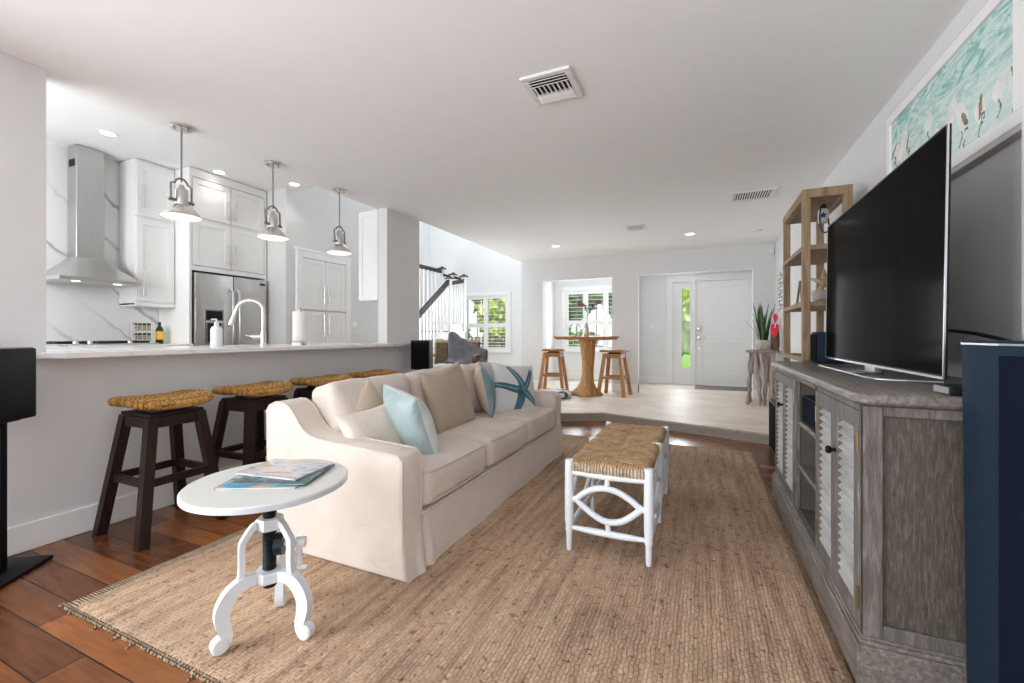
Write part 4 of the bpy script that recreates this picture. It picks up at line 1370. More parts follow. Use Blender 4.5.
# ================================================================== SOFA
def sofa():
    t = thing('sofa', 'long cream slipcovered sofa with three seat cushions', 'sofa', (-1.6, 2.645, 0.012))
    y0, y1, xf, xb, z0 = 1.505, 3.79, -1.185, -2.04, 0.013
    prof = [(xb + 0.02, z0), (xb, 0.3), (xb, 0.69), (-2.015, 0.725), (-1.965, 0.745), (-1.92, 0.745), (-1.875, 0.725), (-1.84, 0.69), (-1.81, 0.65), (-1.775, 0.615),
            (-1.73, 0.593), (-1.66, 0.582), (-1.5, 0.574), (-1.35, 0.566), (-1.21, 0.557), (xf, 0.53), (xf, 0.3), (xf + 0.012, z0)]
    for a0, a1 in ((y0, y0 + 0.15), (y1 - 0.15, y1)):
        b = B().prism(prof, 'Y', a0, a1, 0.018, 3)
        for v in b.bm.verts:
            n = noise.noise_vector(v.co * 5)
            v.co += Vector((n.x * 0.004, n.y * 0.005, 0))
            if v.co.z < 0.28:
                k = (0.28 - v.co.z) / 0.28
                out = 1 if (v.co.y > (y0 + y1) / 2) else -1
                v.co.x += 0.012 * k * (1 if v.co.x > -1.5 else -1)
        ar = obj('arm', b, 'linen', t, ang=50)
        pb = B()
        for yy in (a0 + 0.006, a1 - 0.006):
            pb.tube([(x, yy, z - 0.002) for x, z in prof[2:16]] + [(xf + 0.001, yy, 0.1)], 0.0045, 6)
        obj('piping', pb, 'piping', ar)
    # back frame
    b = B().soft((-1.955, (y0 + y1) / 2, 0.36), (0.165, y1 - y0 - 0.29, 0.69), 0.05, cuts=20, wob=0.006)
    obj('back', b, 'linen', t, ang=60)
    # deck under the seat cushions
    obj('seat_deck', B().box(-1.9, xf - 0.02, y0 + 0.14, y1 - 0.14, 0.05, 0.262, 0.01), 'linen', t)
    # front skirt with soft folds, pleats at the ends
    b = B()
    n, mrow = 150, 8
    G = []
    for i in range(n + 1):
        s = i / n
        y = y0 + 0.004 + (y1 - y0 - 0.008) * s
        row = []
        for j in range(mrow + 1):
            z = z0 + (0.262 - z0) * j / mrow
            k = 1 - j / mrow
            fold = 0.008 * k * noise.noise(Vector((y * 4.0, z * 2, 3.3))) + 0.004 * k * math.sin(y * 9.0 + 2 * noise.noise(Vector((y * 2, 0, 1))))
            pl = 0
            for yp in (y0 + 0.15, y1 - 0.15):
                d = abs(y - yp)
                pl += -0.018 * math.exp(-(d / 0.012) ** 2) * (0.4 + 0.6 * k) + 0.012 * k * math.exp(-((d - 0.04) / 0.025) ** 2)
            row.append(b.bm.verts.new((xf + 0.006 + 0.022 * k + fold + pl, y, z)))
        G.append(row)
    inner = [[b.bm.verts.new(v.co - Vector((0.03, 0, 0))) for v in r] for r in G]
    for i in range(n):
        for j in range(mrow):
            b.bm.faces.new((G[i][j], G[i + 1][j], G[i + 1][j + 1], G[i][j + 1]))
        b.bm.faces.new((G[i][mrow], G[i + 1][mrow], inner[i + 1][mrow], inner[i][mrow]))
    sk = obj('skirt', b, 'linen', t, ang=60)
    obj('piping', B().tube([(xf + 0.008, y0 + 0.15 + (y1 - y0 - 0.3) * k / 30, 0.252 + 0.003 * math.sin(k)) for k in range(31)], 0.005, 6), 'piping', sk)
    L = (y1 - y0 - 0.30) / 3
    for k in range(3):
        yc = y0 + 0.15 + (k + 0.5) * L
        b = B().soft((-1.485, yc, 0.355), (0.62, L - 0.004, 0.185), 0.05, (0.012, 0.0, 0.022), 16, 0.008, seed=k * 1.7)
        c = obj('seat_cushion', b, 'linen', t, ang=60)
        p = B()
        for zz in (0.285, 0.43):
            pts = [(-1.75 + 0.02, yc - L / 2 + 0.014, zz), (-1.23, yc - L / 2 + 0.014, zz), (-1.19, yc - L / 2 + 0.03, zz), (-1.178, yc - L / 2 + 0.07, zz), (-1.172, yc, zz),
                   (-1.178, yc + L / 2 - 0.07, zz), (-1.19, yc + L / 2 - 0.03, zz), (-1.23, yc + L / 2 - 0.014, zz), (-1.73, yc + L / 2 - 0.014, zz)]
            p.tube(pts, 0.004, 6)
        obj('piping', p, 'piping', c)
        mt = Matrix.Rotation(math.radians(-13), 3, 'Y')
        b = B().soft((-1.80, yc, 0.625), (0.20, L - 0.006, 0.40), 0.055, (0.04, 0.0, 0.004), 18, 0.014, mt, seed=5 + k * 2.3)
        obj('back_cushion', b, 'linen', t, ang=60)


sofa()


def pil(name, loc, w, h, th, rz, tilt, roll, mats, label, seed, pick=None, ear=0.1):
    o = obj(name, B().pillow(w, h, th, 96 if pick is starfish else 34, 0.012, seed, pick, ear), mats, ang=80)
    m = Matrix.Rotation(math.radians(rz), 4, 'Z') @ Matrix.Rotation(math.radians(tilt), 4, 'X') @ Matrix.Rotation(math.radians(roll), 4, 'Y')
    o.rotation_euler = m.to_euler()
    o.location = loc
    tag(o, label, 'pillow', 'throw pillows on the sofa')
    return o


def two(side, x, z):
    return 0 if side == 1 else 1


def starfish(side, x, z):
    """which print colour lies at (x, z) of the pillow front"""
    if side != 1:
        return 0
    x, z = -x, z
    cx, cz = 0.12, -0.02
    r = math.hypot(x - cx, z - cz)
    a = math.atan2(z - cz, x - cx)
    for k, (ang, L, w) in enumerate(((118, 1.05, 0.16), (48, 1.0, 0.14), (-38, 1.05, 0.17), (-108, 1.0, 0.22), (176, 1.2, 0.16))):
        A = math.radians(ang)
        dx, dz = (x - cx), (z - cz)
        u = dx * math.cos(A) + dz * math.sin(A)
        v = -dx * math.sin(A) + dz * math.cos(A) + 0.06 * math.sin(u * 3 + k)
        if 0 <= u < L and abs(v) < w * (1 - 0.55 * u / L) + 0.03:
            return 2 if abs(v) < 0.035 * (1 - 0.4 * u / L) and k != 3 else 1
    return 1 if r < 0.14 else 0


pil('throw_pillow', (-1.70, 1.885, 0.635), 0.30, 0.30, 0.11, -96, 14, 38, 'beige', 'small beige pillow, only its corner showing behind the pale cream one', 2.0)
pil('throw_pillow', (-1.555, 1.775, 0.565), 0.40, 0.31, 0.14, -100, 22, 6, 'cream', 'pale cream square pillow nearest the near arm of the sofa', 1.0, ear=0.14)
pil('throw_pillow', (-1.455, 1.925, 0.595), 0.40, 0.41, 0.19, -28, 22, 6, ['aqua_pale', 'aqua'], 'shiny aqua pillow with a pale patterned reverse', 3.0, two, 0.08)
pil('throw_pillow', (-1.595, 2.55, 0.64), 0.46, 0.46, 0.16, -94, 15, 7, 'taupe', 'large taupe pillow leaning on the middle back cushion', 4.0)
pil('throw_pillow', (-1.62, 3.12, 0.64), 0.40, 0.42, 0.14, -60, 12, 4, ['star2', 'beige'], 'beige pillow with a teal reverse beside the starfish one', 5.0, two, 0.06)
pil('throw_pillow', (-1.45, 3.34, 0.625), 0.44, 0.43, 0.15, -118, 14, -6, ['offwhite', 'star', 'star2'], 'white pillow printed with a teal starfish by the far arm', 6.0, starfish, 0.08)


# ================================================================== BAR STOOLS
def bar_stool():
    t = thing('bar_stool', 'dark wooden bar stool with a golden woven saddle seat nearest the camera', 'bar stool', (0, 0, 0), 0, 'woven bar stools along the bar')
    w = 0.048
    for sx in (-1, 1):
        for sy in (-1, 1):
            obj('leg', B().post((sx * 0.2, sy * 0.2, 0), (sx * 0.118, sy * 0.118, 0.645), w), 'darkwood', t, smooth=False)
    b = B()
    for s in (-1, 1):
        b.box(-0.105, 0.105, s * 0.122 - 0.016, s * 0.122 + 0.016, 0.585, 0.645, 0.003, 1)
        b.box(s * 0.122 - 0.016, s * 0.122 + 0.016, -0.105, 0.105, 0.585, 0.645, 0.003, 1)
    b.box(-0.136, 0.136, -0.136, 0.136, 0.645, 0.662, 0.003, 1)
    obj('apron', b, 'darkwood', t, smooth=False)
    for s in (-1, 1):
        q = 0.157
        obj('stretcher', B().box(-q, q, s * q - 0.013, s * q + 0.013, 0.285, 0.325, 0.003, 1), 'darkwood', t, smooth=False)
        obj('stretcher', B().box(s * q - 0.013, s * q + 0.013, -q, q, 0.285, 0.325, 0.003, 1), 'darkwood', t, smooth=False)
    obj('swivel_plate', B().lathe([(0.11, 0.662), (0.11, 0.674), (0.09, 0.678)], (0, 0, 0), 24), 'iron', t)
    # saddle seat of coarse twisted seagrass: superellipse outline, rows of twist running across
    b = B()
    nu, nv = 84, 40
    top, bot = {}, {}
    for i in range(nu + 1):
        for j in range(nv + 1):
            u, v = -1 + 2 * i / nu, -1 + 2 * j / nv
            m = max(abs(u), abs(v))
            r = (abs(u) ** 5 + abs(v) ** 5) ** 0.2 if m > 0 else 1
            k = m / r if r > 0 else 1
            y, x = u * k * 0.208, v * k * 0.175
            sad = 0.026 * (y / 0.25) ** 2 - 0.012 * (x / 0.185) ** 2
            e = max(0.0, 1 - m ** 6)
            rope = 0.006 * (abs(math.sin((x * 115) + 0.9 * math.sin(y * 95)))) * abs(math.cos(y * 140 + 3 * math.sin(x * 57))) + 0.004 * noise.noise(Vector((x * 60, y * 60, 1)))
            top[i, j] = b.bm.verts.new((x, y, 0.711 + sad + 0.028 * e ** 0.5 + rope * (1 if m < 0.99 else 0.2)))
            bot[i, j] = top[i, j] if m > 0.999 else b.bm.verts.new((x, y, 0.711 + sad - 0.03 * e ** 0.3))
    for i in range(nu):
        for j in range(nv):
            b.bm.faces.new((top[i, j], top[i, j + 1], top[i + 1, j + 1], top[i + 1, j]))
            f = (bot[i, j], bot[i + 1, j], bot[i + 1, j + 1], bot[i, j + 1])
            if len(set(f)) == 4:
                try:
                    b.bm.faces.new(f)
                except ValueError:
                    pass
    obj('seat', b, 'seagrass', t, ang=70)
    return t


proto = bar_stool()
for i, (x, y, rz, lab) in enumerate(((-2.785, 1.435, 0, None),
                                     (-2.777, 1.97, 2, 'second dark bar stool with a woven seat, partly behind the near sofa arm'),
                                     (-2.777, 2.54, -2, 'third dark bar stool, mostly hidden behind the back of the sofa'),
                                     (-2.777, 3.12, 3, 'farthest bar stool, only its woven seat edge showing over the sofa back'))):
    o = proto if i == 0 else copy_tree(proto)
    o.location = (x, y, 0)
    o.rotation_euler = (0, 0, math.radians(rz))
    if lab:
        o['label'] = lab


# ================================================================== SIDE TABLE + MAGAZINES
def ribbon(b, pts, hw, thick, c, ang):
    """flat cast bar following (r, z) points, standing in the vertical plane at angle ang round c"""
    L, R = [], []
    n = len(pts)
    for i, (r, z) in enumerate(pts):
        a = Vector(pts[min(i + 1, n - 1)]) - Vector(pts[max(i - 1, 0)])
        a.normalize()
        nv = Vector((-a.y, a.x))
        h = hw[i] if isinstance(hw, (list, tuple)) else hw
        L.append((r + nv.x * h, z + nv.y * h))
        R.append((r - nv.x * h, z - nv.y * h))
    k0 = len(b.bm.verts)
    b.bm.verts.ensure_lookup_table()
    old = set(b.bm.verts)
    ca, sa = math.cos(ang), math.sin(ang)

    def P(q, w):
        return b.bm.verts.new((c[0] + q[0] * ca - w * sa, c[1] + q[0] * sa + w * ca, q[1]))
    g = [[P(q, -thick / 2) for q in L], [P(q, -thick / 2) for q in R], [P(q, thick / 2) for q in R], [P(q, thick / 2) for q in L]]
    fs = []
    for i in range(n - 1):
        for k in range(4):
            m = (k + 1) % 4
            fs.append(b.bm.faces.new((g[k][i], g[k][i + 1], g[m][i + 1], g[m][i])))
    fs.append(b.bm.faces.new([g[k][0] for k in range(4)]))
    fs.append(b.bm.faces.new([g[k][-1] for k in (3, 2, 1, 0)]))
    b._faces(fs)
    return fs


def smooth_path(pts, n=6):
    """Catmull-Rom through the points"""
    out = []
    P = [Vector(p) for p in pts]
    for i in range(len(P) - 1):
        p0, p1, p2, p3 = P[max(i - 1, 0)], P[i], P[i + 1], P[min(i + 2, len(P) - 1)]
        for k in range(n):
            s = k / n
            out.append(0.5 * ((2 * p1) + (p2 - p0) * s + (2 * p0 - 5 * p1 + 4 * p2 - p3) * s * s + (3 * p1 - p0 - 3 * p2 + p3) * s ** 3))
    out.append(P[-1])
    return out


def side_table():
    c = (-1.427, 1.07, 0.013)
    t = thing('side_table', 'round white crank side table with three curled iron legs', 'table', c)
    Z0 = 0.012
    top = obj('table_top', B().lathe([(0.0, 0.534), (0.255, 0.534), (0.264, 0.539), (0.264, 0.555), (0.259, 0.559), (0.0, 0.559)], (c[0], c[1], 0), 64, False), 'table_white', t)
    for f in top.data.polygons:
        if abs(f.normal.z) < 0.75:
            f.material_index = 1
    top.data.materials.append(M['table_edge'])
    sp = [(0.021 + 0.0022 * (1 if k % 2 else -1), 0.175 + k * 0.0045) for k in range(78)]
    obj('screw_post', B().lathe(sp, (c[0], c[1], 0), 20), 'iron', t)
    obj('mount_plate', B().lathe([(0.085, 0.522), (0.085, 0.531), (0.03, 0.531)], (c[0], c[1], 0), 24), 'iron', t)
    obj('collar', B().lathe([(0.024, 0.385), (0.043, 0.385), (0.046, 0.39), (0.046, 0.42), (0.042, 0.425), (0.024, 0.425)], (c[0], c[1], 0), 6), 'white_paint', t, smooth=False)
    obj('collar', B().lathe([(0.024, 0.2), (0.048, 0.2), (0.051, 0.205), (0.051, 0.233), (0.048, 0.238), (0.024, 0.238)], (c[0], c[1], 0), 6), 'white_paint', t, smooth=False)
    for a in (-111, 10, 128):
        A = math.radians(a)
        b = B()
        up = [(0.043, 0.408), (0.055, 0.402), (0.081, 0.365), (0.088, 0.345), (0.088, 0.27), (0.093, 0.228)]
        ribbon(b, smooth_path(up, 4), 0.0095, 0.022, c, A)
        low = [(0.045, 0.221), (0.075, 0.222), (0.108, 0.208), (0.134, 0.178), (0.147, 0.14), (0.143, 0.1), (0.135, 0.07), (0.136, 0.048), (0.148, 0.033)]
        pth = smooth_path(low, 5)
        hw = [0.017 + 0.006 * math.sin(min(1, i / len(pth) * 1.3) * PI) for i in range(len(pth))]
        ribbon(b, pth, hw, 0.03, c, A)
        ca, sa = math.cos(A), math.sin(A)
        m = Matrix.Rotation(A, 3, 'Z') @ Matrix.Rotation(PI / 2, 3, 'X')
        b.lathe([(0.0, -0.019), (0.022, -0.019), (0.028, -0.014), (0.028, 0.014), (0.022, 0.019), (0.0, 0.019)],
                (c[0] + 0.152 * ca, c[1] + 0.152 * sa, Z0 + 0.028), 20, False, m)
        obj('leg', b, 'white_paint', t, ang=35)
    A = math.radians(35)
    d = Vector((math.cos(A), math.sin(A), 0))
    p = Vector((c[0], c[1], 0.325))
    b = B().tube([p + d * 0.03, p + d * 0.1], 0.009, 10)
    b.tube([p + d * 0.1, p + d * 0.1 + Vector((0.012, -0.01, -0.085))], [0.011, 0.009], 8)
    b.tube([p + d * 0.09 + Vector((0.012, -0.01, -0.085)), p + d * 0.125 + Vector((0.012, -0.01, -0.085))], 0.008, 8)
    b.lathe([(0.0, -0.016), (0.018, -0.016), (0.018, 0.016), (0.0, 0.016)], p + d * 0.105, 14, False, Matrix.Rotation(A, 3, 'Z') @ Matrix.Rotation(PI / 2, 3, 'Y'))
    obj('crank', b, 'white_paint', t)
    b = B().lathe([(0.0, -0.014), (0.038, -0.014), (0.038, 0.014), (0.0, 0.014)], p + d * 0.035, 16, False, Matrix.Rotation(A, 3, 'Z') @ Matrix.Rotation(PI / 2, 3, 'Y'))
    obj('gear', b, 'iron', t, smooth=False)


side_table()


def magazine(loc, w, d, th, rz, cover, label):
    t = thing('magazine', label, 'magazine', loc, math.radians(rz), 'magazines on the side table')
    o = obj('pages', B().box(-w / 2 + 0.002, w / 2 - 0.003, -d / 2 + 0.003, d / 2 - 0.003, 0.0008, th - 0.0008), 'paper', smooth=False)
    o.parent = t
    b = B()
    n = 10
    for z0, z1 in ((0, 0.0008), (th - 0.0008, th)):
        b.box(-w / 2, w / 2, -d / 2, d / 2, z0, z1)
    b.box(-w / 2, -w / 2 + 0.0015, -d / 2, d / 2, 0, th)
    o = obj('cover', b, cover, smooth=False)
    o.parent = t
    return t


magazine((-1.431, 1.085, 0.559), 0.27, 0.235, 0.006, 26, 'cover_blue', 'magazine with a blue beach cover, bottom of the pile on the side table')
magazine((-1.412, 1.125, 0.5652), 0.235, 0.265, 0.004, -68, 'cover_teal', 'dark teal magazine sandwiched in the pile on the side table')
magazine((-1.45, 1.15, 0.5694), 0.27, 0.19, 0.005, 8, 'cover_room', 'magazine with a pale interior cover, top of the pile on the side table')


# ================================================================== COFFEE BENCH
def bench():
    t = thing('bench', 'white stick-leg bench with a woven rush top on the jute rug', 'bench', (-0.415, 2.58, 0.012))
    X0, X1, Y = -0.605, -0.225, (2.08, 2.585, 3.075)
    z0 = 0.013
    for x in (X0, X1):
        for y in Y:
            prof = [(0.012, z0), (0.014, z0 + 0.01), (0.0155, 0.1), (0.021, 0.118), (0.018, 0.13), (0.022, 0.16), (0.023, 0.3), (0.022, 0.42), (0.0215, 0.456), (0.018, 0.461), (0.0, 0.462)]
            obj('leg', B().lathe(prof, (x, y, 0), 16), 'white_paint', t)

    def bay(p, q, name):
        """rails plus the branch-work eye between two legs"""
        p, q = Vector(p), Vector(q)
        d = q - p
        def P(s, z, w=0.0):
            return Vector((p.x + d.x * s, p.y + d.y * s, z))
        b = B()
        b.tube([P(0, 0.40), P(0.15, 0.398), P(0.5, 0.395), P(0.85, 0.398), P(1, 0.40)], [0.011, 0.013, 0.015, 0.013, 0.011], 10)
        obj('rail', b, 'white_paint', t)
        b = B()
        b.tube([P(0, 0.128), P(0.1, 0.126), P(0.3, 0.124), P(0.5, 0.124), P(0.7, 0.124), P(0.9, 0.126), P(1, 0.128)], [0.009, 0.012, 0.016, 0.017, 0.016, 0.012, 0.009], 10)
        obj('rail', b, 'white_paint', t)
        b = B()
        upz = [(0.0, 0.268), (0.09, 0.27), (0.2, 0.305), (0.35, 0.333), (0.5, 0.34), (0.65, 0.328), (0.8, 0.298), (0.91, 0.268), (1.0, 0.268)]
        lo = [(0.09, 0.27), (0.2, 0.235), (0.36, 0.197), (0.5, 0.182), (0.66, 0.192), (0.8, 0.228), (0.91, 0.268)]
        b.tube(smooth_path([P(s, z) for s, z in upz], 4), 0.0155, 10)
        b.tube(smooth_path([P(s, z) for s, z in lo], 4), 0.0155, 10)
        b.tube([P(0.49, 0.34), P(0.5, 0.395)], 0.013, 8).tube([P(0.5, 0.182), P(0.51, 0.126)], 0.013, 8)
        obj('lattice', b, 'white_paint', t)

    bay((X0, Y[0], 0), (X1, Y[0], 0), 'end')
    bay((X0, Y[2], 0), (X1, Y[2], 0), 'end')
    for x in (X0, X1):
        bay((x, Y[0], 0), (x, Y[1], 0), 'side')
        bay((x, Y[1], 0), (x, Y[2], 0), 'side')
    # rush seat: strands wrap the rails and meet along hip lines
    b = B()
    nx, ny = 40, 84
    xa, xc, ya, yc = X0 - 0.004, X1 + 0.004, Y[0] - 0.012, Y[2] + 0.012
    G = {}
    for i in range(nx + 1):
        for j in range(ny + 1):
            x = xa + (xc - xa) * i / nx
            y = ya + (yc - ya) * j / ny
            dx = min(x - xa, xc - x) / ((xc - xa) / 2)
            dy = min(y - ya, yc - y) / 0.10
            near = abs(dx - dy)
            valley = -0.006 * math.exp(-(near / 0.07) ** 2) if dy < 1 else -0.007 * math.exp(-((1 - dx) / 0.08) ** 2)
            e = min(dx * 8, dy * 4, 1)
            strand = 0.0022 * math.sin(2 * PI * (x if dy < dx else y) / 0.0125)
            z = 0.45 + 0.012 * (1 - (1 - e) ** 2) + valley + strand * 0.8 + 0.002 * noise.noise(Vector((x * 25, y * 25, 2)))
            G[i, j] = b.bm.verts.new((x, y, z))
    for i in range(nx):
        for j in range(ny):
            f = b.bm.faces.new((G[i, j], G[i + 1, j], G[i + 1, j + 1], G[i, j + 1]))
            x = xa + (xc - xa) * (i + 0.5) / nx
            y = ya + (yc - ya) * (j + 0.5) / ny
            dx = min(x - xa, xc - x) / ((xc - xa) / 2)
            dy = min(y - ya, yc - y) / 0.10
            f.material_index = 1 if dy < dx else 0
    rim = [G[i, 0] for i in range(nx + 1)] + [G[nx, j] for j in range(1, ny + 1)] + [G[i, ny] for i in range(nx - 1, -1, -1)] + [G[0, j] for j in range(ny - 1, 0, -1)]
    lows = []
    prevr = rim
    for (off, dz) in ((0.004, -0.02), (0.0, -0.042), (-0.014, -0.052)):
        ring = []
        for v in rim:
            cx, cy = (xa + xc) / 2, (ya + yc) / 2
            ox = off * (1 if v.co.x > cx else -1) if abs(v.co.x - cx) > (xc - xa) / 2 - 0.004 else 0
            oy = off * (1 if v.co.y > cy else -1) if abs(v.co.y - cy) > (yc - ya) / 2 - 0.004 else 0
            s = 0.003 * noise.noise(Vector((v.co.x * 90, v.co.y * 90, dz * 40)))
            ring.append(b.bm.verts.new((v.co.x + ox + s, v.co.y + oy + s, 0.455 + dz + s)))
        k = len(rim)
        for i in range(k):
            f = b.bm.faces.new((prevr[i], ring[i], ring[(i + 1) % k], prevr[(i + 1) % k]))
            endf = abs(f.calc_center_median().y - (ya + yc) / 2) > (yc - ya) / 2 - 0.02
            f.material_index = 2 if endf else 0
        prevr = ring
    b.bm.faces.new(prevr[::-1])
    s = obj('rush_seat', b, ['rush_y', 'rush', 'rush_cord'], t, ang=70)
    for x, y in ((X0 + 0.02, Y[1]), (X1 - 0.02, Y[1])):
        obj('peg', B().soft((x, y, 0.459), (0.045, 0.022, 0.012), 0.006, cuts=4), 'white_paint', t)


bench()


# ================================================================== MEDIA CONSOLE
def console():
    t = thing('media_console', 'weathered grey wood media console with louvered doors under the television', 'console', (0.72, 2.53, 0))
    xf, xb, y0, y1 = 0.455, 0.985, 1.66, 3.40
    b = B()
    # moulded top
    pr = [(0.43, 0.874), (0.43, 0.888), (0.436, 0.898), (0.448, 0.903), (0.985, 0.903), (0.985, 0.866), (0.452, 0.866), (0.44, 0.868)]
    cut = 0.028

    def outline(o):
        x = 0.43 + o
        return [(x + cut, 1.632 + o), (0.985, 1.632 + o), (0.985, 3.428 - o), (x + cut, 3.428 - o), (x, 3.428 - o - cut), (x, 1.632 + o + cut)]
    rings = []
    for o, z in ((0.022, 0.862), (0.006, 0.868), (0.0, 0.876), (0.0, 0.888), (0.006, 0.897), (0.018, 0.903)):
        rings.append([b.bm.verts.new((x, y, z)) for x, y in outline(o)])
    for a, c in zip(rings, rings[1:]):
        for j in range(6):
            b.bm.faces.new((a[j], a[(j + 1) % 6], c[(j + 1) % 6], c[j]))
    b.bm.faces.new(rings[0][::-1])
    b.bm.faces.new(rings[-1])
    obj('top', b, 'grey_wood_y', t, ang=20)
    # end panels: frame with a recessed veneer panel
    for ya, yb, face in ((y0, y0 + 0.03, -1), (y1 - 0.03, y1, 1)):
        b = B()
        yo = ya if face < 0 else yb - 0.014
        b.box(xf, xf + 0.052, yo, yo + 0.014, 0.13, 0.862, 0.003, 1).box(xb - 0.075, xb, yo, yo + 0.014, 0.13, 0.862, 0.003, 1)
        b.box(xf + 0.052, xb - 0.075, yo, yo + 0.014, 0.83, 0.862, 0.003, 1).box(xf + 0.052, xb - 0.075, yo, yo + 0.014, 0.13, 0.19, 0.003, 1)
        e = obj('end_frame', b, 'grey_wood', t, smooth=False)
        yp = ya + 0.013 if face < 0 else ya
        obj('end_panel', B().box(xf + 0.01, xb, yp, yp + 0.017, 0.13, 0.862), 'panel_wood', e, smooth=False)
    b = B()
    b.box(xb - 0.012, xb, y0 + 0.03, y1 - 0.03, 0.13, 0.862).box(xf + 0.02, xb, y0 + 0.03, y1 - 0.03, 0.135, 0.16)
    b.box(xf + 0.02, xb, 2.243, 2.262, 0.16, 0.862).box(xf + 0.02, xb, 2.705, 2.724, 0.16, 0.862)
    obj('carcass', b, 'inside', t, smooth=False)
    b = B()
    for a, c in ((y0 + 0.001, 1.69), (2.238, 2.268), (2.70, 2.73), (3.365, y1 - 0.001)):
        b.box(xf, xf + 0.022, a, c, 0.13, 0.862, 0.002, 1)
    b.box(xf, xf + 0.022, 1.69, 3.365, 0.842, 0.862).box(xf, xf + 0.022, 1.69, 3.365, 0.13, 0.155)
    obj('face_frame', b, 'grey_wood', t, smooth=False)
    for z in (0.395, 0.63):
        obj('shelf', B().box(xf + 0.012, xb - 0.014, 2.262, 2.705, z - 0.022, z, 0.003, 1), 'grey_wood_y', t, smooth=False)
    # plinth with stepped moulding
    b = B().box(0.437, 0.985, 1.642, 3.418, 0.0, 0.128, 0.003, 1)
    b.box(0.444, 0.985, 1.647, 3.413, 0.128, 0.142, 0.004, 2).box(0.45, 0.985, 1.652, 3.408, 0.142, 0.152, 0.002, 1)
    obj('plinth', b, 'grey_wood_y', t, smooth=False)
    leaves = ((1.693, 1.962, 1.94, 1), (1.966, 2.236, None, 0), (2.733, 3.045, None, 0), (3.05, 3.362, 3.075, 1))
    for a, c, kn, _ in leaves:
        z0, z1 = 0.158, 0.84
        st = 0.046
        b = B()
        for q in ((a, a + st, z0, z1), (c - st, c, z0, z1), (a + st, c - st, z0, z0 + 0.06), (a + st, c - st, z1 - 0.06, z1)):
            b.box(xf - 0.002, xf + 0.02, q[0], q[1], q[2], q[3], 0.002, 1)
        d = obj('door', b, 'grey_wood', t, smooth=False)
        b = B()
        n = 20
        for k in range(n):
            z = z0 + 0.06 + (k + 0.5) * (z1 - z0 - 0.12) / n
            b.obox((xf + 0.010, (a + c) / 2, z), (0.031, c - a - 2 * st, 0.006), Matrix.Rotation(math.radians(-48), 3, 'Y'))
        obj('louver', b, 'louver', d, smooth=False)
        obj('door_back', B().box(xf + 0.021, xf + 0.025, a + st - 0.004, c - st + 0.004, z0 + 0.05, z1 - 0.05), 'louver', d, smooth=False)
        if kn:
            obj('knob', B().lathe([(0.008, 0), (0.006, 0.012), (0.013, 0.018), (0.015, 0.026), (0.01, 0.032), (0, 0.033)], (xf - 0.002, kn, 0.655), 14, False, Matrix.Rotation(-PI / 2, 3, 'Y')), 'black', d)
        hy = a if a in (1.693, 2.733) else c
        for z in (0.25, 0.74):
            obj('hinge', B().box(xf - 0.004, xf, hy - 0.005, hy + 0.005, z - 0.032, z + 0.032).tube([(xf - 0.004, hy, z - 0.034), (xf - 0.004, hy, z + 0.034)], 0.004, 8), 'brass', d, smooth=False)


console()
t = thing('center_speaker', 'dark blue box speaker in the upper open bay of the console', 'speaker', (0.62, 2.48, 0.63))
obj('cabinet', B().box(0.485, 0.80, 2.285, 2.685, 0.63, 0.765, 0.004), 'tower', t)
obj('grille', B().box(0.478, 0.486, 2.292, 2.678, 0.637, 0.758, 0.003), 'tower_cloth', t)


# ================================================================== TELEVISION
def tv():
    t = thing('television', 'large black flat-screen television with a thin silver rim', 'television', (0.71, 2.515, 0.903))
    y0, y1, z0, z1 = 1.805, 3.228, 0.94, 1.75
    obj('housing', B().box(0.7035, 0.711, y0, y1, z0, z1, 0.002, 1).box(0.711, 0.755, y0 + 0.2, y1 - 0.2, z0 + 0.04, z0 + 0.5, 0.01), 'black', t)
    obj('screen', B().box(0.700, 0.7045, y0 + 0.008, y1 - 0.008, z0 + 0.012, z1 - 0.008), 'tv_screen', t, smooth=False)
    b = B()
    for q in ((y0 - 0.002, y0 + 0.003, z0, z1), (y1 - 0.003, y1 + 0.002, z0, z1), (y0, y1, z0 - 0.002, z0 + 0.006), (y0, y1, z1 - 0.002, z1 + 0.001)):
        b.box(0.699, 0.704, *q)
    obj('bezel', b, 'silver', t, smooth=False)
    b = B()
    b.tube([(0.80, 2.06, 0.909), (0.66, 2.06, 0.909), (0.615, 2.09, 0.909), (0.60, 2.15, 0.909), (0.60, 2.9, 0.909), (0.615, 2.95, 0.909), (0.66, 2.98, 0.909), (0.80, 2.98, 0.909)], 0.0045, 10)
    b.box(0.712, 0.75, 2.45, 2.57, 0.904, 0.96, 0.004)
    b.box(0.60, 0.73, 2.44, 2.58, 0.904, 0.912, 0.003)
    obj('stand', b, 'silver', t)
    t.rotation_euler = (0, math.radians(0.8), 0)


tv()
t = thing('media_box', 'small black streaming box on the near end of the console', 'media box', (0.72, 1.71, 0.903))
obj('case', B().box(0.66, 0.78, 1.655, 1.765, 0.904, 0.93, 0.007), 'black', t)
obj('front_strip', B().box(0.658, 0.661, 1.665, 1.755, 0.907, 0.926), 'silver', t)
tag(obj('cable', B().tube(smooth_path([(0.75, 1.98, 1.10), (0.83, 1.93, 1.085), (0.90, 1.80, 1.045), (0.985, 1.64, 0.99), (0.99, 1.5, 0.8)], 6), 0.006, 8), 'black'), 'black cable running from the back of the television to the tall speaker', 'cable')
tag(obj('cable', B().tube(smooth_path([(0.79, 1.74, 0.95), (0.70, 1.64, 0.955), (0.685, 1.63, 0.985), (0.695, 1.62, 1.015), (0.73, 1.62, 1.02), (0.78, 1.63, 0.99), (0.80, 1.66, 0.915)], 5), 0.006, 8), 'white_paint'), 'white loop of cable between the media box and the tall speaker', 'cable')
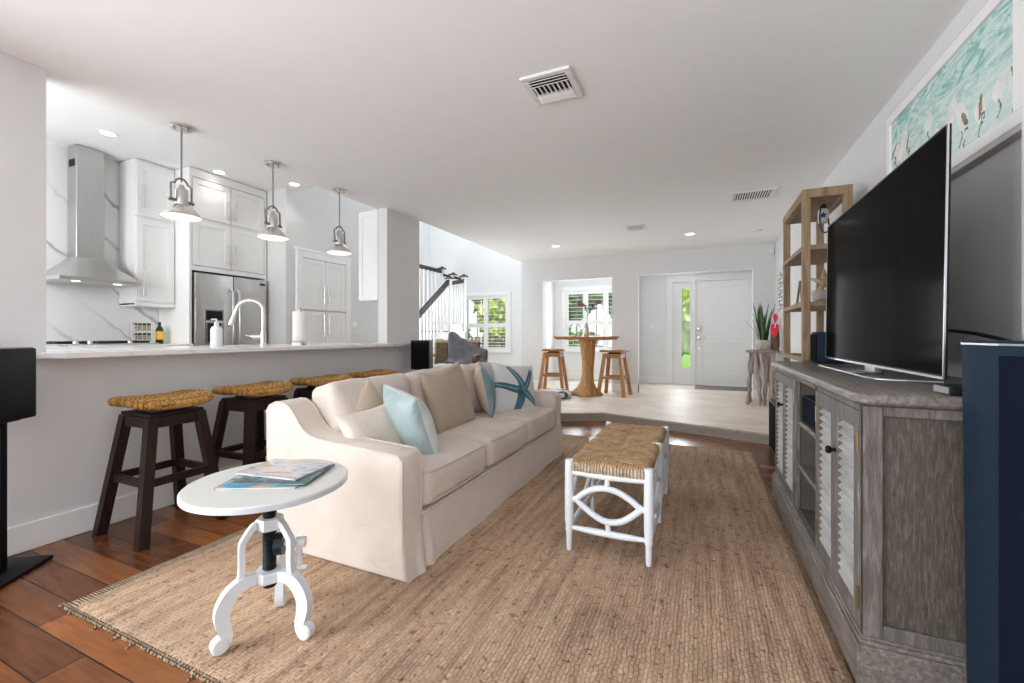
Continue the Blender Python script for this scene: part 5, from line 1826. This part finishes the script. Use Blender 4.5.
t = thing('speaker', 'small black box speaker on the far end of the console', 'speaker', (0.74, 3.3, 0.903))
obj('cabinet', B().box(0.66, 0.80, 3.235, 3.40, 0.904, 1.10, 0.008), 'tower', t)
obj('grille', B().box(0.653, 0.661, 3.243, 3.392, 0.912, 1.085, 0.004), 'grille', t)


def tower():
    t = thing('tower_speaker', 'tall navy floor-standing speaker at the right edge', 'speaker', (0.77, 1.49, 0))

    def ring(k):
        return [(0.660, 1.60), (0.660, 1.437), (0.705, 1.355), (0.84, 1.355), (0.885, 1.437), (0.885, 1.60)]
    P = ring(0)
    cx, cy = 0.77, 1.49
    b = B().prism([(x, y) for x, y in P], 'Z', 0.03, 1.058, 0.004, 2)
    for v in b.bm.verts:
        if v.co.x < 0.69 and v.co.z < 0.5:
            v.co.x += 0.012
    obj('cabinet', b, 'tower', t)
    b = B()
    for (xa, ya), (xb, yb) in ((P[1], P[2]), (P[2], P[3])):
        d = Vector((xb - xa, yb - ya, 0))
        n = Vector((d.y, -d.x, 0)).normalized() * 0.004
        p, q = Vector((xa, ya, 0)) + d * 0.04, Vector((xb, yb, 0)) - d * 0.04
        m = (p + q) / 2 + n * 0.5
        ang = math.atan2(d.y, d.x)
        b.obox((m.x, m.y, 0.55), ((q - p).length, 0.008, 0.96), Matrix.Rotation(ang, 3, 'Z'), 0.002)
    obj('grille', b, 'tower_cloth', t, smooth=False)
    obj('trim_line', B().prism([((x - cx) * 1.012 + cx, (y - cy) * 1.012 + cy) for x, y in P], 'Z', 1.054, 1.059), 'silver', t, smooth=False)
    obj('top_plate', B().prism([((x - cx) * 1.004 + cx, (y - cy) * 1.004 + cy) for x, y in P], 'Z', 1.059, 1.066, 0.002, 1), 'tower', t, smooth=False)
    obj('base', B().prism([((x - cx) * 1.0 + cx, (y - cy) * 1.05 + cy) for x, y in P], 'Z', 0.0, 0.03, 0.004, 1), 'black', t, smooth=False)


tower()


def stand_speaker(label, loc, rz):
    """local +x is the front of the speaker; base on the floor"""
    t = thing('speaker_on_stand', label, 'speaker', (0, 0, 0), 0, 'black box speakers on stands')
    obj('base', B().box(-0.17, 0.16, -0.13, 0.13, 0.0, 0.018, 0.007), 'black', t)
    b = B().box(-0.04, -0.005, -0.045, 0.045, 0.018, 0.69, 0.004).box(0.012, 0.045, -0.03, 0.03, 0.018, 0.69, 0.004)
    obj('post', b, 'black', t)
    obj('top_plate', B().box(-0.07, 0.08, -0.07, 0.07, 0.688, 0.697, 0.003), 'black', t)
    c = obj('cabinet', B().box(-0.11, 0.095, -0.105, 0.105, 0.697, 1.02, 0.01, 3), 'black', t)
    obj('grille', B().box(0.093, 0.105, -0.098, 0.098, 0.706, 0.998, 0.005), 'grille', t)
    obj('top_panel', B().box(-0.1, 0.09, -0.095, 0.095, 1.018, 1.024, 0.002), 'nickel_dark', t)
    t.location = loc
    t.rotation_euler = (0, 0, math.radians(rz))
    return t


stand_speaker('black box speaker on a flat-based stand at the left edge of the room', (-2.885, 0.805, 0.0), -55)
stand_speaker('black box speaker on a stand behind the sofa at the end of the bar counter', (-2.92, 4.08, 0.0), -68)
t = thing('subwoofer', 'dark grey box subwoofer on the floor past the far end of the console', 'speaker', (0.75, 4.54, 0))
obj('cabinet', B().box(0.59, 0.92, 4.33, 4.76, 0.015, 0.47, 0.006), 'iron', t)
obj('grille', B().box(0.582, 0.59, 4.35, 4.74, 0.04, 0.45, 0.003), 'grille', t)
obj('foot', B().box(0.61, 0.65, 4.35, 4.39, 0, 0.015).box(0.86, 0.90, 4.35, 4.39, 0, 0.015).box(0.61, 0.65, 4.70, 4.74, 0, 0.015).box(0.86, 0.90, 4.70, 4.74, 0, 0.015), 'black', t, smooth=False)


# ================================================================== PICTURE
def picture():
    t = thing('picture', 'large framed seascape painting of white shorebirds above the television', 'picture', (0.99, 2.57, 2.03))
    y0, y1, z0, z1 = 1.955, 3.10, 1.775, 2.30
    xo = 0.955
    f = 0.05
    b = B()
    for q in ((y0, y1, z0, z0 + f), (y0, y1, z1 - f, z1), (y0, y0 + f, z0 + f, z1 - f), (y1 - f, y1, z0 + f, z1 - f)):
        b.box(xo, 0.99, *q, 0.002, 1)
    obj('frame', b, 'frame_white', t, smooth=False)
    b = B()
    for q in ((y0 - 0.006, y1 + 0.006, z0 - 0.02, z0), (y0 - 0.006, y1 + 0.006, z1, z1 + 0.006)):
        b.box(xo + 0.004, 0.998, *q)
    b.box(xo + 0.004, 0.998, y0 - 0.006, y0, z0, z1).box(xo + 0.004, 0.998, y1, y1 + 0.02, z0 - 0.02, z1)
    obj('frame_edge', b, 'frame_taupe', t, smooth=False)
    # painted canvas: birds are painted areas of a fine grid
    b = B()
    ya, yb, za, zb = y0 + f, y1 - f, z0 + f, z1 - f
    nu, nv = 190, 90
    rb = random.Random(31)
    birds = [(0.04 + 0.92 * k / 12 + rb.uniform(-0.03, 0.03), rb.uniform(0.2, 0.62), rb.uniform(0.025, 0.042), rb.uniform(0.08, 0.16), rb.uniform(-0.6, 0.6)) for k in range(13)]
    wings = [(q[0] + rb.uniform(-0.03, 0.03), q[1] + rb.uniform(-0.05, 0.05), rb.uniform(0.008, 0.014), rb.uniform(0.07, 0.13), rb.uniform(-0.7, 0.7)) for q in birds[::2]]
    G = {}
    for i in range(nu + 1):
        for j in range(nv + 1):
            G[i, j] = b.bm.verts.new((xo + 0.012, ya + (yb - ya) * i / nu, za + (zb - za) * j / nv))

    def inside(s, u, v, q):
        cu, cv, ru, rv, an = q
        du, dv = (u - cu) * 2.15, v - cv
        a, c = du * math.cos(an) + dv * math.sin(an), -du * math.sin(an) + dv * math.cos(an)
        w = 0.25 * noise.noise(Vector((u * 20, v * 10, s)))
        return (a / (ru * 2.15)) ** 2 + (c / rv) ** 2 < 1 + w
    for i in range(nu):
        for j in range(nv):
            fc = b.bm.faces.new((G[i, j], G[i, j + 1], G[i + 1, j + 1], G[i + 1, j]))
            u, v = (i + 0.5) / nu, (j + 0.5) / nv
            m = 0
            for q in birds:
                if inside(1, u, v, q):
                    m = 1
                if abs(u - q[0] - 0.01 * math.sin(v * 30)) < 0.004 and q[1] - q[3] - 0.14 < v < q[1] - q[3] + 0.02:
                    m = 3
            for q in wings:
                if inside(2, u, v, q):
                    m = 2
                if abs(u - q[0] + 0.015) < 0.012 and abs(v - (q[1] - q[3])) < 0.05 and noise.noise(Vector((u * 60, v * 30, 0))) > -0.05:
                    m = 3
            fc.material_index = m
    obj('canvas', b, ['painting', 'bird_white', 'bird_brown', 'bird_dark'], t, smooth=False)
    obj('backing', B().box(xo + 0.016, 0.992, ya - 0.01, yb + 0.01, za - 0.01, zb + 0.01), 'frame_taupe', t, smooth=False)


picture()


# ================================================================== SHELF TOWER
def etagere():
    t = thing('shelf_tower', 'tall open shelf tower of pale reclaimed wood beyond the television', 'shelf', (0.78, 3.83, 0))
    xa, xb, y0, y1, H = 0.62, 0.895, 3.445, 4.215, 2.06
    w = 0.046
    for x in (xa, xb - w):
        for y in (y0, y1 - w):
            obj('post', B().box(x, x + w, y, y + w, 0, H - 0.06, 0.003, 1), 'shelf_wood', t, smooth=False)
    b = B()
    b.box(xa, xb, y0, y0 + w, H - 0.06, H, 0.003, 1).box(xa, xb, y1 - w, y1, H - 0.06, H, 0.003, 1)
    b.box(xa, xa + w, y0 + w, y1 - w, H - 0.06, H, 0.003, 1).box(xb - w, xb, y0 + w, y1 - w, H - 0.06, H, 0.003, 1)
    obj('top_rail', b, 'shelf_wood', t, smooth=False)
    obj('top_board', B().box(xa + w, xb - w, y0 + w, y1 - w, H - 0.05, H - 0.02), 'shelf_wood', t, smooth=False)
    for z in (1.685, 1.305, 0.93, 0.55, 0.16):
        b = B()
        b.box(xa, xa + 0.05, y0 + w, y1 - w, z - 0.034, z, 0.003, 1).box(xb - 0.05, xb, y0 + w, y1 - w, z - 0.034, z, 0.003, 1)
        b.box(xa + w, xb - w, y0 + 0.005, y0 + 0.05, z - 0.034, z, 0.003, 1).box(xa + w, xb - w, y1 - 0.05, y1 - 0.005, z - 0.034, z, 0.003, 1)
        b.box(xa + 0.05, xb - 0.05, y0 + 0.05, y1 - 0.05, z - 0.03, z - 0.004)
        obj('shelf', b, 'shelf_wood', t, smooth=False)


etagere()
t = thing('buoy', 'small white buoy with navy star and blue rope hanging atop the shelf tower', 'buoy', (0.79, 3.70, 2.01))
c = (0.79, 3.70, 0)
obj('body', B().lathe([(0.0, 1.872), (0.028, 1.876), (0.033, 1.89), (0.033, 1.955), (0.026, 1.972), (0.012, 1.98)], c, 24), 'offwhite', t)
obj('cap', B().lathe([(0.02, 1.978), (0.02, 2.0), (0.008, 2.004), (0.006, 2.011), (0.0, 2.011)], c, 16, False), 'black', t)
b = B()
star = []
for k in range(10):
    r = 0.026 if k % 2 == 0 else 0.011
    star.append((r * math.sin(PI * k / 5), 1.925 + r * math.cos(PI * k / 5)))
b.prism([(c[0] - 0.008 + q[0], q[1]) for q in star], 'Y', c[1] - 0.036, c[1] - 0.03)
obj('star', b, 'navy', t, smooth=False)
obj('rope', B().tube(smooth_path([(c[0] - 0.02, c[1] - 0.02, 1.975), (c[0] - 0.03, c[1] - 0.04, 1.90), (c[0] - 0.02, c[1] - 0.045, 1.82), (c[0] + 0.005, c[1] - 0.045, 1.80), (c[0] + 0.025, c[1] - 0.04, 1.83), (c[0] + 0.02, c[1] - 0.035, 1.90)], 5), 0.005, 8), 'navy', t)
t = thing('wooden_boat', 'small wooden model sailboat frame on the middle shelf of the tower', 'ornament', (0.75, 4.05, 1.305))
b = B()
b.beam((0.70, 4.12, 1.307), (0.70, 3.98, 1.50), 0.014, 0.014).beam((0.70, 3.98, 1.50), (0.70, 3.90, 1.307), 0.014, 0.014).beam((0.70, 4.12, 1.314), (0.70, 3.90, 1.314), 0.014, 0.014)
obj('mast_frame', b, 'shelf_wood', t, smooth=False)
obj('hull', B().prism([(3.88, 1.306), (4.12, 1.306), (4.15, 1.335), (3.86, 1.335)], 'X', 0.685, 0.74, 0.004, 1), 'shelf_wood', t)
t = thing('shell_basket', 'speckled shell basket holding a golden starfish on the middle shelf of the tower', 'basket', (0.79, 3.66, 1.305))
b = B().lathe([(0.0, 1.306), (0.06, 1.306), (0.075, 1.33), (0.08, 1.37), (0.076, 1.395), (0.068, 1.395), (0.066, 1.34), (0.0, 1.32)], (0.79, 3.66, 0), 22, False)
obj('bowl', b, 'pot', t)
b = B()
for k in range(5):
    A = 2 * PI * k / 5 + 0.3
    b.tube([(0.79, 3.66, 1.45), (0.79 + 0.05 * math.cos(A), 3.66 + 0.02 * math.sin(A), 1.45 + 0.055 * math.sin(A)), (0.79 + 0.095 * math.cos(A), 3.66 + 0.03 * math.sin(A), 1.45 + 0.1 * math.sin(A))], [0.022, 0.016, 0.004], 8)
obj('starfish', b, 'yellow' if False else 'rattan', t)

# lettered plaque on the right wall
t = thing('wall_plaque', 'narrow pointed white plaque with dark lettering on the wall behind the plant', 'sign', (0.99, 6.78, 1.62))
yb0, yb1 = 6.60, 6.96
ym = (yb0 + yb1) / 2
obj('board', B().prism([(ym - 0.14, 1.14), (ym + 0.14, 1.14), (ym + 0.19, 1.5), (ym + 0.17, 1.78), (ym, 2.03), (ym - 0.17, 1.78), (ym - 0.19, 1.5)], 'X', 0.972, 0.995, 0.004, 1), 'plaque', t, smooth=False)
b = B()
z = 1.93
hs = [0.03, 0.05, 0.05, 0.045, 0.05, 0.03, 0.05, 0.045, 0.05, 0.05, 0.045]
for k, h_ in enumerate(hs):
    wv = min(0.135, 0.03 + k * 0.06)
    b.box(0.968, 0.973, ym - wv, ym + wv, z - 0.012, z)
    b.box(0.968, 0.973, ym - wv, ym - wv + 0.03, z - h_ + 0.008, z - 0.012) if k % 2 else b.box(0.968, 0.973, ym + wv - 0.03, ym + wv, z - h_ + 0.008, z - 0.012)
    if k % 3 == 0:
        b.box(0.968, 0.973, ym - 0.015, ym + 0.015, z - h_ + 0.008, z - 0.012)
    z -= h_ + 0.004
obj('lettering', b, 'ink', t, smooth=False)
b = B()
for k in range(3):
    b.box(0.968, 0.973, ym - 0.07, ym + 0.07, 1.27 - k * 0.04, 1.295 - k * 0.04)
obj('lettering', b, 'ink_pink', t, smooth=False)


# ================================================================== DRIFTWOOD TABLE, PLANT
def drift_table():
    c = (0.775, 6.95)
    t = thing('driftwood_table', 'small console table of grey driftwood branches by the right wall', 'table', (c[0], c[1], ST))
    poly = []
    for k in range(26):
        a = 2 * PI * k / 26
        n = 1 + 0.06 * noise.noise(Vector((math.cos(a) * 2, math.sin(a) * 2, 3)))
        poly.append((c[0] + 0.205 * n * math.copysign(abs(math.cos(a)) ** 0.7, math.cos(a)), c[1] + 0.22 * n * math.copysign(abs(math.sin(a)) ** 0.7, math.sin(a))))
    obj('table_top', B().prism(poly, 'Z', 0.835, 0.87, 0.008, 2), 'drift', t)
    r2 = random.Random(12)
    legs = [(-0.2, -0.14, 'drift'), (-0.14, 0.12, 'drift'), (-0.05, -0.17, 'drift_pink'), (0.02, -0.12, 'drift'), (0.07, -0.18, 'drift_pink'), (0.14, -0.1, 'drift_pink'), (0.19, 0.1, 'drift'), (0.0, 0.14, 'drift_pink'), (0.21, -0.16, 'drift')]
    for k, (dx, dy, mt) in enumerate(legs):
        x, y = c[0] + dx, c[1] + dy
        tx, ty = c[0] + dx * 0.55 + r2.uniform(-0.08, 0.08), c[1] + dy * 0.8 + r2.uniform(-0.03, 0.03)
        pts = [Vector((x, y, ST + 0.003))]
        for s in (0.2, 0.4, 0.6, 0.8):
            pts.append(Vector((x + (tx - x) * s + r2.uniform(-0.01, 0.01), y + (ty - y) * s + r2.uniform(-0.01, 0.01), ST + (0.835 - ST) * s)))
        pts.append(Vector((tx, ty, 0.837)))
        p = smooth_path(pts, 4)
        b = B().tube(p, [0.02 + 0.006 * math.sin(i * 0.9 + k) + 0.006 * i / len(p) for i in range(len(p))], 9)
        q = p[len(p) // 2]
        e = q + Vector((r2.uniform(-0.09, 0.09), r2.uniform(-0.05, 0.05), 0.17))
        b.tube([q, q.lerp(e, 0.5) + Vector((0.01, 0, 0)), e], [0.016, 0.013, 0.007], 7)
        obj('leg', b, mt, t)


drift_table()


def plant():
    c = Vector((0.775, 6.86, 0.87))
    t = thing('potted_plant', 'spiky snake plant in a grey stone pot on the driftwood table', 'plant', c)
    obj('pot', B().lathe([(0.0, 0.871), (0.065, 0.871), (0.085, 0.90), (0.098, 0.95), (0.098, 1.0), (0.094, 1.01), (0.085, 1.01), (0.083, 0.99), (0.0, 0.985)], (c.x, c.y, 0), 28, False), 'pot', t)
    r2 = random.Random(4)
    for k in range(26):
        a = r2.uniform(0, 2 * PI)
        L = r2.uniform(0.28, 0.58)
        lean = r2.uniform(0.05, 0.3) * (1.1 - L)
        base = Vector((c.x + 0.055 * math.cos(a) * r2.random(), c.y + 0.055 * math.sin(a) * r2.random(), 0.975))
        d = Vector((math.cos(a), math.sin(a), 0))
        side = Vector((-d.y, d.x, 0))
        b = B()
        rows = []
        for i in range(9):
            s = i / 8
            p = base + Vector((0, 0, L * s)) + d * lean * (s ** 1.5) * 0.75
            p.x = min(p.x, 0.95)
            w = 0.017 * (0.55 + 0.9 * s) * (1 - s ** 3) + 0.001
            rows.append([b.bm.verts.new(p + side * w), b.bm.verts.new(p + d * 0.004), b.bm.verts.new(p - side * w), b.bm.verts.new(p - d * 0.003)])
        for r0, r1 in zip(rows, rows[1:]):
            for j in range(4):
                b.bm.faces.new((r0[j], r0[(j + 1) % 4], r1[(j + 1) % 4], r1[j]))
        obj('leaf', b, 'leaf', t, ang=80)


plant()
t = thing('flower_vase', 'tall brown vase with one red flower beside the snake plant', 'vase', (0.925, 6.86, 0.87))
obj('vase', B().lathe([(0.0, 0.871), (0.045, 0.871), (0.058, 0.93), (0.055, 1.08), (0.042, 1.18), (0.046, 1.22), (0.038, 1.22), (0.036, 1.18), (0.0, 1.13)], (0.915, 6.86, 0), 20, False), 'brown', t)
fx, fy = 0.895, 6.74
obj('stem', B().tube(smooth_path([(0.915, 6.86, 1.15), (0.912, 6.83, 1.27), (0.905, 6.78, 1.33), (0.9, 6.75, 1.26)], 5), 0.006, 8), 'leaf', t)
b = B()
heart = [(0.0, -0.12), (0.045, -0.07), (0.07, -0.01), (0.06, 0.05), (0.03, 0.075), (0.0, 0.055), (-0.03, 0.075), (-0.06, 0.05), (-0.07, -0.01), (-0.045, -0.07)]
b.prism([(fx + x * 0.7, 1.16 + z * 1.0) for x, z in heart], 'Y', fy - 0.006, fy + 0.006, 0.003, 1)
b.prism([(fx + 0.008 + x * 0.35, 1.32 + z * 0.7) for x, z in heart], 'Y', fy + 0.005, fy + 0.015, 0.002, 1)
obj('petal', b, 'red', t)
obj('spadix', B().tube([(fx, fy - 0.01, 1.18), (fx + 0.005, fy - 0.03, 1.21), (fx + 0.005, fy - 0.035, 1.24)], [0.008, 0.008, 0.004], 8), 'offwhite', t)
tag(obj('doormat', B().box(-0.12, 0.86, 8.42, 8.98, ST, ST + 0.012, 0.003, 1), 'mat'), 'dark grey doormat inside the white front door', 'doormat')


# ================================================================== HIGH TABLE + WOODEN STOOLS
def high_table():
    c = (-1.72, 6.86)
    t = thing('high_table', 'tall live-edge wooden table on a carved tree-trunk pedestal', 'table', (c[0], c[1], ST))
    b = B()
    n = 60
    rt, rb = [], []
    for k in range(n):
        a = 2 * PI * k / n
        r = 1 + 0.14 * noise.noise(Vector((math.cos(a) * 1.6, math.sin(a) * 1.6, 1.0))) + 0.09 * noise.noise(Vector((math.cos(a) * 6, math.sin(a) * 6, 4.0)))
        x, y = c[0] - 0.0 + 0.53 * r * math.cos(a), c[1] + 0.36 * r * math.sin(a)
        z = 1.058 + 0.012 * noise.noise(Vector((x * 5, y * 5, 0)))
        rt.append((x, y, z))
        k2 = 0.90 + 0.05 * noise.noise(Vector((x * 8, y * 8, 7)))
        rb.append((c[0] + (x - c[0]) * k2, c[1] + (y - c[1]) * k2, z - 0.052 - 0.014 * noise.noise(Vector((x * 6, y * 6, 3)))))
    m = [((a[0] + d[0]) / 2 + (a[0] - c[0]) * 0.01, (a[1] + d[1]) / 2, (a[2] + d[2]) / 2) for a, d in zip(rt, rb)]
    R = [[b.bm.verts.new(p) for p in q] for q in (rt, m, rb)]
    for a, d in zip(R, R[1:]):
        for j in range(n):
            b.bm.faces.new((a[j], d[j], d[(j + 1) % n], a[(j + 1) % n]))
    b.bm.faces.new(R[0])
    b.bm.faces.new(R[2][::-1])
    obj('table_top', b, 'slab', t, ang=60)
    b = B()
    prof = [(0.0, ST + 0.001), (0.225, ST + 0.001), (0.23, 0.135), (0.19, 0.17), (0.135, 0.24), (0.108, 0.32), (0.097, 0.45), (0.1, 0.6), (0.108, 0.75), (0.115, 0.88), (0.125, 0.96), (0.14, 1.01)]
    b.lathe(prof, (c[0], c[1], 0), 40)
    for v in b.bm.verts:
        d = Vector((v.co.x - c[0], v.co.y - c[1], 0))
        if d.length < 1e-3:
            continue
        a = math.atan2(d.y, d.x)
        k = 1 + 0.1 * noise.noise(Vector((math.cos(a) * 1.8, math.sin(a) * 1.8, v.co.z * 2.5)))
        flare = max(0, (0.34 - v.co.z) / 0.23)
        k += flare * 0.22 * math.sin(a * 4 + 0.6)
        v.co.x = c[0] + d.x * k + 0.035 * math.sin((v.co.z - ST) * 2.8)
        v.co.y = c[1] + d.y * k
    obj('pedestal', b, 'trunk', t, ang=70)


high_table()


def wood_stool(label, loc, rz, seat_rz):
    t = thing('wooden_stool', label, 'stool', (0, 0, 0), 0, 'square honey-wood stools at the tall table')
    for sx in (-1, 1):
        for sy in (-1, 1):
            obj('leg', B().post((sx * 0.205, sy * 0.205, 0), (sx * 0.125, sy * 0.125, 0.65), 0.05), 'teak', t, smooth=False)
    b = B()
    for s in (-1, 1):
        b.box(-0.105, 0.105, s * 0.13 - 0.015, s * 0.13 + 0.015, 0.6, 0.65, 0.003, 1).box(s * 0.13 - 0.015, s * 0.13 + 0.015, -0.105, 0.105, 0.6, 0.65, 0.003, 1)
    b.box(-0.15, 0.15, -0.15, 0.15, 0.65, 0.672, 0.003, 1)
    obj('apron', b, 'teak', t, smooth=False)
    for s in (-1, 1):
        q = 0.17
        obj('stretcher', B().box(-q, q, s * q - 0.012, s * q + 0.012, 0.27, 0.31, 0.003, 1), 'teak', t, smooth=False)
        obj('stretcher', B().box(s * q - 0.012, s * q + 0.012, -q, q, 0.27, 0.31, 0.003, 1), 'teak', t, smooth=False)
    obj('swivel_plate', B().lathe([(0.1, 0.672), (0.1, 0.69)], (0, 0, 0), 20), 'iron', t)
    b = B().soft((0, 0, 0.712), (0.38, 0.32, 0.042), 0.012, (0, 0, -0.008), 8, 0, Matrix.Rotation(math.radians(seat_rz), 3, 'Z'))
    obj('seat', b, 'teak', t, ang=50)
    t.location = loc
    t.rotation_euler = (0, 0, math.radians(rz))


wood_stool('square wooden stool at the left of the tall tree-trunk table', (-2.33, 7.05, ST), 6, 10)
wood_stool('square wooden stool at the right of the tall tree-trunk table', (-1.29, 7.02, ST), -6, -8)

t = thing('orchid', 'dark red orchid sprig in a small metal vase on the tall wooden table', 'plant', (-1.70, 6.82, 1.058))
c = (-1.70, 6.82, 0)
obj('vase', B().lathe([(0.0, 1.059), (0.04, 1.059), (0.045, 1.1), (0.052, 1.19), (0.04, 1.2), (0.03, 1.26), (0.022, 1.275), (0.0, 1.27)], c, 20, False), 'nickel', t)
s = smooth_path([(c[0], c[1], 1.26), (c[0] + 0.02, c[1], 1.42), (c[0] - 0.03, c[1], 1.55), (c[0] - 0.12, c[1], 1.58)], 6)
s2 = smooth_path([(c[0], c[1], 1.26), (c[0] + 0.04, c[1], 1.44), (c[0] + 0.13, c[1], 1.57), (c[0] + 0.21, c[1], 1.60)], 6)
obj('stem', B().tube(s, 0.004, 6).tube(s2, 0.004, 6), 'leaf', t)
r2 = random.Random(9)
for q in (s[11], s[14], s[17], s[18], s[9], s2[11], s2[14], s2[16], s2[18]):
    b = B()
    for k in range(5):
        A = 2 * PI * k / 5 + r2.random()
        b.blob((q.x + 0.022 * math.cos(A), q.y - 0.008, q.z + 0.022 * math.sin(A)), 0.0145, 1, 0.1, 2, k, (1, 0.35, 1))
    obj('blossom', b, 'magenta', t)
t = thing('lantern', 'small dark wire lantern beside the orchid on the tall table', 'lantern', (-1.83, 6.80, 1.058))
c = (-1.83, 6.80)
b = B()
for k in range(4):
    A = PI / 4 + k * PI / 2
    x, y = c[0] + 0.055 * math.cos(A), c[1] + 0.055 * math.sin(A)
    b.tube([(x, y, 1.06), (x, y, 1.2), (c[0] + 0.02 * math.cos(A), c[1] + 0.02 * math.sin(A), 1.235)], 0.004, 6)
b.tube([(c[0] + 0.02 * math.cos(PI * k / 8), c[1], 1.235 + 0.03 * math.sin(PI * k / 8)) for k in range(9)], 0.003, 6)
obj('wire_frame', b, 'iron', t)
obj('base', B().box(c[0] - 0.045, c[0] + 0.045, c[1] - 0.045, c[1] + 0.045, 1.062, 1.07, 0.002), 'iron', t)

# striped floor cushion
b = B()
n = 40
prof = [(0.0, ST + 0.002), (0.24, ST + 0.002), (0.285, ST + 0.03), (0.295, ST + 0.06), (0.275, ST + 0.095), (0.2, ST + 0.115), (0.0, ST + 0.12)]
b.lathe(prof, (-2.12, 6.42, 0), 48, False)
for f in b.bm.faces:
    f.material_index = 1 if int((f.calc_center_median().y + 10) / 0.085) % 2 else 0
tag(obj('floor_cushion', b, ['offwhite', 'stripe_d'], ang=60), 'round black and white striped cushion on the pale raised floor', 'cushion')


# ================================================================== WICKER CHAIR + THROW
def wicker_chair():
    o = Vector((-3.42, 5.55, ST))
    t = thing('wicker_armchair', 'rattan armchair with a woven back, beyond the end of the bar', 'armchair', o, math.radians(20))
    k0 = Matrix.Translation(o) @ Matrix.Rotation(math.radians(20), 4, 'Z')

    def W(p):
        return k0 @ Vector(p)
    # local: sitter faces -y; x to the side
    for x in (-0.36, 0.36):
        mt = 'rattan' if x < 0 else 'rattan_dark'
        fr = [(x, -0.33, 0.0), (x, -0.34, 0.35), (x, -0.35, 0.60), (x, -0.30, 0.665), (x, -0.1, 0.675), (x, 0.25, 0.66), (x, 0.33, 0.64)]
        obj('arm', B().tube([W(p) for p in smooth_path(fr, 4)], 0.021, 10), mt, t)
        obj('leg', B().tube([W(p) for p in ((x, 0.30, 0.0), (x, 0.31, 0.4), (x * 0.97, 0.38, 0.86))], 0.021, 10), mt, t)
        b = B()
        for yy in (-0.2, -0.05, 0.1, 0.22):
            b.tube([W((x, yy, 0.37)), W((x, yy, 0.665))], 0.011, 8)
        b.tube([W((x, -0.34, 0.37)), W((x, 0.31, 0.37))], 0.016, 8).tube([W((x, -0.335, 0.12)), W((x, 0.3, 0.12))], 0.013, 8)
        obj('side_rail', b, mt, t)
    b = B()
    b.tube([W(p) for p in ((-0.36, 0.385, 0.86), (0.0, 0.40, 0.875), (0.36, 0.385, 0.86))], 0.024, 10)
    b.tube([W(p) for p in ((-0.36, -0.335, 0.37), (0.36, -0.335, 0.37))], 0.018, 8).tube([W(p) for p in ((-0.36, -0.33, 0.12), (0.36, -0.33, 0.12))], 0.013, 8)
    obj('back_rail', b, 'rattan', t)
    b = B()
    n, m = 17, 12
    for i in range(n):
        x = -0.335 + 0.67 * i / (n - 1)
        b.tube([W((x, 0.315 + 0.006 * (-1) ** i, 0.40)), W((x, 0.345 - 0.006 * (-1) ** i, 0.62)), W((x, 0.39, 0.86))], 0.0085, 6)
    for j in range(m):
        z = 0.42 + 0.43 * j / (m - 1)
        b.tube([W((-0.345 + 0.69 * i / 12, 0.318 + 0.07 * (z - 0.4) / 0.46 + 0.007 * (-1) ** (i + j), z)) for i in range(13)], 0.0085, 6)
    vs = [b.bm.verts.new(W(p)) for p in ((-0.34, 0.322, 0.40), (0.34, 0.322, 0.40), (0.34, 0.386, 0.85), (-0.34, 0.386, 0.85), (-0.34, 0.334, 0.40), (0.34, 0.334, 0.40), (0.34, 0.398, 0.85), (-0.34, 0.398, 0.85))]
    for f in ((3, 2, 1, 0), (4, 5, 6, 7), (0, 1, 5, 4), (1, 2, 6, 5), (2, 3, 7, 6), (3, 0, 4, 7)):
        b.bm.faces.new([vs[q] for q in f])
    obj('woven_back', b, 'wicker', t)
    b = B().soft((0, 0, 0), (0.68, 0.64, 0.07), 0.02, cuts=8)
    for v in b.bm.verts:
        v.co = W((v.co.x, v.co.y - 0.01, v.co.z + 0.37))
    obj('seat', b, 'wicker', t)
    b = B().soft((0, 0, 0), (0.62, 0.58, 0.12), 0.045, (0, 0, 0.015), 12, 0.006)
    for v in b.bm.verts:
        v.co = W((v.co.x, v.co.y - 0.02, v.co.z + 0.466))
    obj('seat_cushion', b, 'offwhite', t)
    # throw draped over the right half of the back and the arm
    G = {}
    b = B()
    nu, nv = 26, 40
    path = [(0.47, 0.30), (0.455, 0.55), (0.44, 0.75), (0.428, 0.90), (0.36, 0.935), (0.325, 0.88), (0.30, 0.72), (0.27, 0.58), (0.14, 0.545), (-0.05, 0.55)]
    P = smooth_path([(0, y, z) for y, z in path], 5)
    for i in range(nu + 1):
        s = i / nu
        for j in range(nv + 1):
            q = P[round(j / nv * (len(P) - 1))]
            x = -0.13 + 0.60 * s
            hump = 0.06 * math.exp(-((s - 0.12) / 0.2) ** 2)
            drop = 0.27 * max(0, s - 0.2) ** 1.1
            fold = 0.014 * math.sin(s * 21 + 2.5 * noise.noise(Vector((s * 3, j * 0.1, 0)))) + 0.045 * noise.noise(Vector((s * 5, j * 0.16, 5)))
            z = q.z + (hump - drop) * max(0, min(1, (q.z - 0.5) / 0.3)) + fold * 0.5
            y = q.y + fold * (1 if q.y > 0.4 else -0.6)
            G[i, j] = b.bm.verts.new(W((x, y, z)))
    for i in range(nu):
        for j in range(nv):
            b.bm.faces.new((G[i, j], G[i + 1, j], G[i + 1, j + 1], G[i, j + 1]))
    th = obj('throw_blanket', b, 'throw', ang=80)
    sm = th.modifiers.new('solid', 'SOLIDIFY')
    sm.thickness = 0.012
    sm.offset = 1
    tag(th, 'rumpled grey throw blanket draped over the back of the wicker armchair', 'blanket')


wicker_chair()
